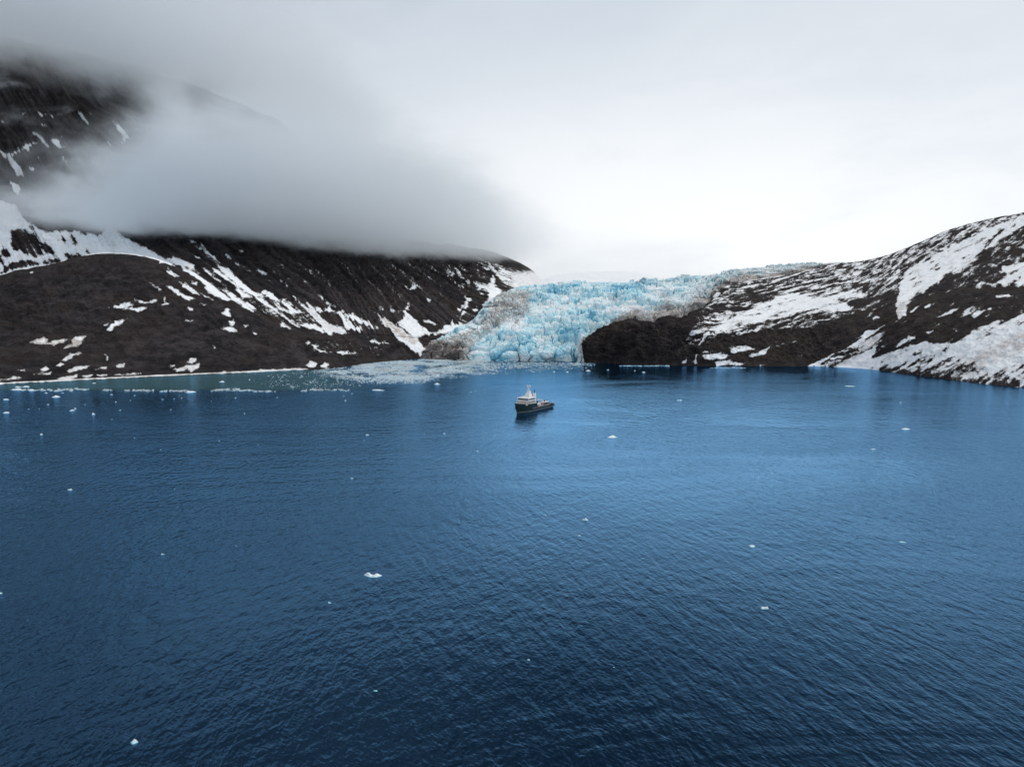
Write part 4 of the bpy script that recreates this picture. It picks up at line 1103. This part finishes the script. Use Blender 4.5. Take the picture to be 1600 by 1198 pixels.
def small_boat(name, loc, rz, L_, B_, mat, floor, label, cat, open_=True):
    root = bpy.data.objects.new(name, None); col.objects.link(root); root.location = loc; root.rotation_euler = (0, 0, rz)
    tag(root, label, cat)
    tb = MB(); r = B_ * 0.16
    path = [(-L_ / 2, B_ / 2 - r, 0), (L_ * 0.22, B_ / 2 - r, 0.02), (L_ * 0.40, B_ * 0.26, 0.12), (L_ / 2, 0, 0.25)]
    for sgn in (1, -1):
        for p0, p1 in zip(path[:-1], path[1:]):
            tb.tube((p0[0], sgn * p0[1], p0[2] + r), (p1[0], sgn * p1[1], p1[2] + r), r, r, 10)
    tb.build('side_tube', mat, root, smooth=True)
    MB().box(-L_ / 2, L_ * 0.36, -B_ / 2 + r, B_ / 2 - r, 0.02, r * 0.8, 0.02).build('floor', floor, root)
    MB().box(-L_ / 2 - 0.35, -L_ / 2 + 0.05, -0.25, 0.25, 0.0, r * 3.4, 0.05).build('outboard_motor', M_DARK, root, 0.04)
    MB().box(-L_ * 0.12, L_ * 0.06, -0.35, 0.35, r * 0.8, r * 3.6, 0.05).build('console', M_DARK, root, 0.04)
    return root

tender_p = on_water(862.5, 632.8)
small_boat('inflatable_boat', (float(tender_p[0]), float(tender_p[1]), 0.0), hd + 0.35, 6.6, 3.0, M_TEAL, M_DARK, 'teal inflatable boat moored in the water at the ship\'s stern', 'boat')
small_boat('work_boat', aboard(-12.0, 1.9, 4.4), hd, 7.6 * K, 3.4 * K, M_WHITE, M_DARK, 'white rigid work boat stowed high on the ship\'s aft deck', 'boat')
for x_ in (-14.6, -9.8):
    MB().box(x_ - 0.2, x_ + 0.2, 0.5, 3.3, 2.2, 4.4, 0.0).build('boat_cradle', M_DARK, ship)
def crate(loc, sx, sy, sz, mat, label):
    r_ = bpy.data.objects.new('deck_container', None); col.objects.link(r_); r_.location = loc; r_.rotation_euler = (0, 0, hd); r_.scale = (K, K, K)
    tag(r_, label, 'container')
    MB().box(-sx / 2, sx / 2, -sy / 2, sy / 2, 0.12, sz).build('container_body', mat, r_, 0.05)
    for a_ in (-1, 1):
        for b_ in (-1, 1):
            MB().box(a_ * sx / 2 - 0.12, a_ * sx / 2 + 0.12, b_ * sy / 2 - 0.12, b_ * sy / 2 + 0.12, 0.0, sz + 0.05).build('corner_post', M_WHITE, r_)
    return r_
crate(aboard(-6.0, 2.0, 2.21), 3.6, 2.6, 3.0, M_PINK, 'faded red container on the ship\'s deck just aft of the funnels')
crate(aboard(-6.4, -1.9, 2.21), 3.2, 2.6, 2.5, M_WHITE, 'white container beside the red one on the ship\'s aft deck')

# ==================================================================== ICE
m, nt, out = new_mat('floe_ice'); L = nt.links
tcn = nt.nodes.new('ShaderNodeTexCoord').outputs['Object']; gp = geo_pos(nt)
b = N(nt, 'ShaderNodeBsdfPrincipled')
sp = nt.nodes.new('ShaderNodeSeparateXYZ'); L.new(gp, sp.inputs[0])
nn = noise_n(nt, gp, 1.2, 4, 0.6)
zf = math_n(nt, 'ADD', sp.outputs[2], math_n(nt, 'MULTIPLY', math_n(nt, 'SUBTRACT', nn, 0.5), 0.5))
L.new(mixc(nt, ramp(nt, zf, 0.02, 0.35), (0.30, 0.66, 0.78), (0.84, 0.89, 0.92)), b.inputs['Base Color'])
b.inputs['Roughness'].default_value = 0.5
L.new(b.outputs[0], out.inputs['Surface'])
M_FLOE = m
m, nt, out = new_mat('brash_ice'); L = nt.links
b = N(nt, 'ShaderNodeBsdfPrincipled'); gp = geo_pos(nt)
nn = noise_n(nt, gp, 0.3, 5, 0.7); n2 = noise_n(nt, gp, 0.02, 3, 0.5)
c = mixc(nt, ramp(nt, nn, 0.35, 0.7), (0.42, 0.58, 0.65), (0.78, 0.83, 0.85))
L.new(mixc(nt, ramp(nt, n2, 0.45, 0.65, 0, 0.5), c, (0.55, 0.54, 0.50)), b.inputs['Base Color'])
b.inputs['Roughness'].default_value = 0.6
L.new(b.outputs[0], out.inputs['Surface'])
M_BRASH = m


def lump_mesh(name, seed, w_, d_, h_, hollow=0.0, n=22, rings=7):
    """irregular floating block, flat foot under water, jagged upper side"""
    r_ = np.random.default_rng(seed)
    a = np.linspace(0, 2 * np.pi, n, endpoint=False)
    out_r = 1 + 0.28 * np.sin(a * 2 + r_.uniform(0, 6)) * r_.uniform(0.3, 1) + 0.14 * np.sin(a * 3 + r_.uniform(0, 6)) + r_.normal(0, 0.07, n)
    V = []
    for k in range(rings):
        f = 1 - k / (rings - 1) * 0.96
        rr = out_r * f
        X_, Y_ = np.cos(a) * rr * w_ / 2, np.sin(a) * rr * d_ / 2
        zz = h_ * (1 - f ** 2.2) * 0.9
        peak = 0.55 + 0.9 * np.clip(perlin(X_ / w_ * 2.6 + seed, Y_ / d_ * 2.6, seed * 0.37, seed) + 0.25, 0, 1.4)
        if hollow > 0.7:
            peak = 0.9 + 0.3 * np.cos(X_ / w_ * 5)
        if hollow > 0.7:
            Y_ = Y_ - 0.42 * d_ * (1 - (2 * X_ / w_) ** 2)
        zz = zz * peak + r_.normal(0, 0.05, n) * h_ * (f < 0.95)
        if hollow:
            zz = zz * (1 - hollow * np.exp(-((X_ - 0.04 * w_) / (0.2 * w_)) ** 2)) * (1 + 0.3 * hollow * sstep(0.12, 0.34, np.abs(X_) / w_)) + 0.03 * h_
        V.append(np.stack([X_, Y_, zz], -1))
    V[0][:, 2] = -0.35 * h_ - 0.05
    V.insert(1, V[0] * [1.03, 1.03, 0] + [0, 0, 0.10 * h_])
    V = np.stack(V)
    nr = len(V)
    i = np.arange(nr - 1)[:, None] * n + np.arange(n)[None, :]
    j = np.arange(nr - 1)[:, None] * n + (np.arange(n) + 1)[None, :] % n
    f = np.stack([i, j, j + n, i + n], -1).reshape(-1, 4)
    me = bpy.data.meshes.new(name)
    cap = [list(range((nr - 1) * n, nr * n))]
    me.from_pydata(V.reshape(-1, 3).tolist(), [], f.tolist() + cap); me.update()
    me.materials.append(M_FLOE)
    return me


G_FL = 'ice floes adrift on the fjord'
# survey x, y, width in survey units, height ratio, label
floes = [
 (582, 898.5, 24, 0.30, 'large white floe with two humps and a turquoise hollow, biggest in the foreground'),
 (957, 683.5, 15, 0.20, 'low flat white floe a little right of and nearer than the ship'),
 (915, 812.5, 8, 0.42, 'knobbly white ice chunk in mid water below and right of the ship'),
 (905, 837, 4.5, 0.35, 'small ice chunk just below the knobbly white one'),
 (852, 805, 4, 0.35, 'small ice chunk left of the knobbly white one'),
 (1175, 853.5, 10, 0.32, 'white floe with a low spreading foot in the right foreground'),
 (1194, 950.5, 9, 0.50, 'two peaked white ice lump in the lower right water'),
 (826, 1031, 3.5, 0.5, 'lone tiny ice bit at the bottom centre of the water'),
 (210, 1159.5, 9, 0.45, 'white ice lump nearest the camera at the bottom left'),
 (587, 1079, 4.5, 0.35, 'pair of faint ice bits at the bottom, left of centre'),
 (515, 941.5, 5, 0.30, 'thin ice sliver below and left of the two humped floe'),
 (1, 927, 5, 0.40, 'ice lump cut by the left edge of the picture'),
 (254, 866, 4, 0.35, 'small ice sliver in the left foreground water'),
 (109.5, 765, 7, 0.28, 'narrow ice floe in the dark water at left, nearer than the other left floes'),
 (65, 679, 4.5, 0.40, 'single ice block in dark water at far left, below the drifting strip'),
 (87.5, 620.5, 11, 0.24, 'bright tabular floe below the ice strip by the left shore'),
 (298, 613, 12, 0.26, 'bright block shaped floe at the right end of the left ice strip'),
 (41, 604.5, 10, 0.22, 'flat turquoise edged floe touching the beach at far left'),
 (28, 609, 14, 0.16, 'long low turquoise floe below the beach at far left'),
 (29, 605, 8, 0.18, 'flat floe squeezed between beach and the long turquoise floe'),
 (49, 610.5, 6, 0.45, 'upright white chunk at the left end of the ice strip'),
 (10, 645, 8, 0.22, 'flat floe near the left picture edge, below the tabular floe'),
 (9, 624.5, 6, 0.26, 'short floe at the left picture edge level with the tabular floe'),
 (113, 641.5, 6, 0.25, 'low floe with a small block beside it, under the tabular floe'),
 (118, 638.8, 3, 0.5, 'small block standing right behind the low floe at left'),
 (146, 647.5, 4.5, 0.55, 'upright pale block right of the low floe pair at left'),
 (683, 600.5, 9, 0.26, 'bright white floe below the brash field, left of the ship'),
 (590, 609.5, 20, 0.08, 'long thin greyish floe at the tail of the brash field'),
 (540, 626, 3.5, 0.4, 'white ice bit below the thin greyish floe'),
 (574, 679.5, 4.5, 0.35, 'small white floe alone in mid water left of the ship'),
 (694.5, 677.5, 4, 0.3, 'pale ice bit in mid water between small floe and ship'),
 (746, 705, 4, 0.3, 'pale ice bit below and left of the ship'),
 (550, 747.5, 3.5, 0.5, 'round white ice bit above the two humped floe'),
 (1062, 625.5, 7, 0.22, 'faint low floe on the bright water right of the ship'),
 (1328, 603.5, 12, 0.08, 'flat faint floe off the snowy shore at right'),
 (1415, 670.5, 12, 0.14, 'low pale floe in the right hand water'),
 (1364, 702, 6, 0.2, 'small pale floe below and left of the low pale floe at right'),
 (1410, 847, 7, 0.25, 'small floe in the right foreground, farthest right of all near floes'),
 (1006, 582, 5, 0.3, 'small white floe under the dark headland'),
 (722, 579.5, 5, 0.4, 'bright chunk inside the brash field before the glacier'),
]
for i_, (fx, fy, fw, hr, lab) in enumerate(floes):
    P_ = on_water(fx, fy)
    dist = float(np.linalg.norm(P_ - np.array([0, 0, H])))
    wm = fw * dist / F
    o = bpy.data.objects.new('ice_floe', lump_mesh('ice_floe', 500 + i_, wm, wm * (0.42 if fw > 20 else 0.62), wm * hr, 0.93 if i_ in (0,) else (0.55 if i_ in (6, 9) else 0.0)))
    col.objects.link(o); o.location = (float(P_[0]), float(P_[1]), 0.0)
    tag(o, lab, 'ice floe', G_FL)
    if i_ not in (0, 6, 9):
        o.rotation_euler = (0, 0, random.uniform(-0.35, 0.35))

bits = {
 'tiny white ice fragment drifting in the dark water off the left beach': ('ice fragments off the left beach',
   [(72, 614, 4), (98, 614, 3), (147, 599, 4), (174, 616.5, 3.5), (181, 628, 3), (210.5, 618, 3), (204, 625.5, 2), (75, 632, 3), (254, 624, 2.4), (272, 623, 2), (284, 622, 2.4), (280, 618, 2), (330, 626.5, 2), (368, 621.5, 3),
    (267, 640, 2.2), (382, 646, 2.4), (188, 641, 2.6), (210, 684, 2), (251, 702, 2), (342.5, 688.5, 2.4), (369, 852.5, 2), (390, 593.5, 3.5), (347, 597, 6), (45, 639, 2), (61, 639, 2), (133, 632, 2), (175, 655, 1.6), (273, 764, 1.6)]),
 'tiny white ice fragment drifting on the mid water left of the ship': ('ice fragments left of the ship',
   [(569, 688, 2), (663, 678, 2), (403.5, 695, 2), (482.6, 763, 2), (433, 621, 2.4), (550, 615, 2.4), (537, 619, 2.2), (744, 611, 3), (736, 613, 3), (757, 609, 2.5)]),
 'tiny white ice fragment floating right in front of the glacier': ('ice fragments before the glacier',
   [(844, 581.5, 3), (805, 570, 3), (866, 581, 4), (886, 581.5, 5), (919, 579.5, 7), (950, 578, 4), (992, 579, 3), (830, 580, 3), (790, 577, 3), (775, 573, 4), (902, 570, 3)]),
 'tiny pale ice fragment drifting on the open water right of the ship': ('ice fragments right of the ship',
   [(1185, 746, 3), (898, 680, 2), (1407, 629, 3), (1206, 739, 3), (1213, 752, 2.2), (1460, 769, 2), (959, 1042, 2)]),
}
shapes = [lump_mesh('ice_fragment', 900 + k, 1.0, 0.7, 0.3, 0, 12, 5) for k in range(6)]
k_ = 0
for lab, (grp, pts) in bits.items():
    for fx, fy, fw in pts:
        P_ = on_water(fx, fy); dist = float(np.linalg.norm(P_ - np.array([0, 0, H]))); wm = fw * dist / F
        o = bpy.data.objects.new('ice_fragment', shapes[k_ % 6]); k_ += 1
        col.objects.link(o); o.location = (float(P_[0]), float(P_[1]), 0.0); o.scale = (wm, wm, wm); o.rotation_euler = (0, 0, random.uniform(0, 6.28))
        tag(o, lab, 'ice fragment', grp)


def brash(name, pts, sizes, label, mat=M_BRASH):
    """one sheet of countless small ice pieces lying in the water"""
    n = len(pts); q = 7
    a = np.linspace(0, 2 * np.pi, q, endpoint=False)[None, :] + rng.uniform(0, 6, (n, 1))
    rr = sizes[:, None] * rng.uniform(0.6, 1.15, (n, q)) / 2
    asp = rng.uniform(0.6, 1.0, (n, 1))
    X_ = pts[:, 0:1] + np.cos(a) * rr; Y_ = pts[:, 1:2] + np.sin(a) * rr * asp
    ht = sizes[:, None] * rng.uniform(0.06, 0.22, (n, 1))
    low = np.stack([X_, Y_, np.full_like(X_, -0.12)], -1)
    top = np.stack([pts[:, 0:1] + np.cos(a) * rr * 0.82, pts[:, 1:2] + np.sin(a) * rr * asp * 0.82, ht * rng.uniform(0.7, 1.2, (n, q))], -1)
    apex = np.stack([pts[:, 0], pts[:, 1], (ht[:, 0] * 1.25)], -1)[:, None, :]
    V = np.concatenate([low, top, apex], 1).reshape(-1, 3)
    base = (np.arange(n) * (2 * q + 1))[:, None, None]
    i = np.arange(q); j = (i + 1) % q
    t1 = np.stack([i, j, q + j], -1); t2 = np.stack([i, q + j, q + i], -1); t3 = np.stack([q + i, q + j, np.full(q, 2 * q)], -1)
    Fc = (np.concatenate([t1, t2, t3])[None] + base).reshape(-1, 3)
    o = mesh_obj(name, V, Fc, mat)
    tag(o, label, 'brash ice', kind='stuff')
    return o


# dense field before the glacier's left side, thinning outwards
cand = np.stack([rng.uniform(490, 940, 240000), rng.uniform(557, 600, 240000)], -1)
up = pchip(cand[:, 0], [490, 530, 570, 620, 660, 740, 800, 940], [577, 574, 568, 563, 560.5, 562, 565, 566])
dn = pchip(cand[:, 0], [490, 520, 560, 600, 640, 700, 740, 800, 940], [582, 586, 593, 596, 597, 588, 584, 579, 572])
inn = sstep(0, 1.5, cand[:, 1] - up) * sstep(6, -7, cand[:, 1] - dn) * (0.22 + 0.78 * sstep(800, 715, cand[:, 0])) * sstep(940, 900, cand[:, 0]) * sstep(488, 520, cand[:, 0])
patch = 0.55 + 1.9 * fbm(cand[:, 0] / 40, cand[:, 1] / 6, 0, 5, 333, 0.6)
P_ = on_water(cand[:, 0], cand[:, 1])
keep = rng.uniform(0, 1, len(cand)) < np.clip(inn * patch * (water_Y(cand[:, 1]) / 950) ** 2, 0, 1) * 0.9
brash('brash_ice', P_[keep], rng.lognormal(0.0, 0.42, keep.sum()), 'pale field of brash ice packed against the shore left of the glacier front')
# sparse scatter round it
cand = np.stack([rng.uniform(380, 760, 26000), rng.uniform(574, 612, 26000)], -1)
dn = pchip(cand[:, 0], [380, 440, 520, 600, 680, 760], [606, 608, 609, 601, 592, 583])
den = sstep(4, -12, cand[:, 1] - dn) * sstep(370, 480, cand[:, 0]) * np.clip(0.25 + 0.9 * fbm(cand[:, 0] / 30, cand[:, 1] / 6, 1.0, 3, 343), 0, 1)
keep = (rng.uniform(0, 1, len(cand)) < den * 0.35) & (cand[:, 1] > pchip(cand[:, 0], [380, 500, 570, 660, 760], [584, 579, 570, 563, 566]))
P_ = on_water(cand[:, 0], cand[:, 1])
brash('brash_ice', P_[keep], rng.lognormal(-0.05, 0.4, keep.sum()), 'thin scatter of brash ice bits trailing left from the packed field')
# the long strip off the left beach
segs = [(20, 45, 608.5), (50, 115, 609.3), (118, 140, 608), (160, 176, 609), (195, 240, 610), (250, 296, 610.5), (330, 430, 610.2), (470, 545, 609.3), (335, 375, 608.6)]
pts = []
for x0_, x1_, yy in segs:
    n_ = int((x1_ - x0_) * 5.5)
    xx_ = rng.uniform(x0_, x1_, n_)
    pts.append(np.stack([xx_, yy + 3.0 * fbm(xx_ / 26, yy, 0, 3, 371) + rng.normal(0, 0.75, n_)], -1))
pts = np.concatenate(pts)
pts = pts[rng.uniform(0, 1, len(pts)) < np.clip(0.5 + 1.2 * fbm(pts[:, 0] / 9, pts[:, 1] * 0, 0, 3, 353), 0, 1)]
brash('brash_ice', on_water(pts[:, 0], pts[:, 1]), rng.lognormal(0.1, 0.4, len(pts)), 'long broken strip of white brash ice parallel to the left beach', M_BRASH)
# slush line along the headland
pts = np.stack([rng.uniform(968, 1045, 260), rng.normal(570.6, 0.4, 260)], -1)
pts = np.concatenate([pts, np.stack([rng.uniform(1110, 1165, 150), rng.normal(574, 0.4, 150)], -1), np.stack([rng.uniform(735, 930, 420), 567 + np.abs(rng.normal(0, 3.5, 420))], -1)])
brash('brash_ice', on_water(pts[:, 0], pts[:, 1] + 1), rng.lognormal(0.1, 0.4, len(pts)), 'thin line of slush ice at the foot of the glacier and headland', M_FLOE)

# ================================================================= RENDER
scene.view_settings.view_transform = 'Standard'; scene.view_settings.look = 'None'
scene.view_settings.gamma = 1.0; scene.view_settings.exposure = 0.1
scene.cycles.use_denoising = True
scene.cycles.max_bounces = 10; scene.cycles.diffuse_bounces = 2; scene.cycles.glossy_bounces = 3
scene.cycles.volume_bounces = 8; scene.cycles.volume_max_steps = 256
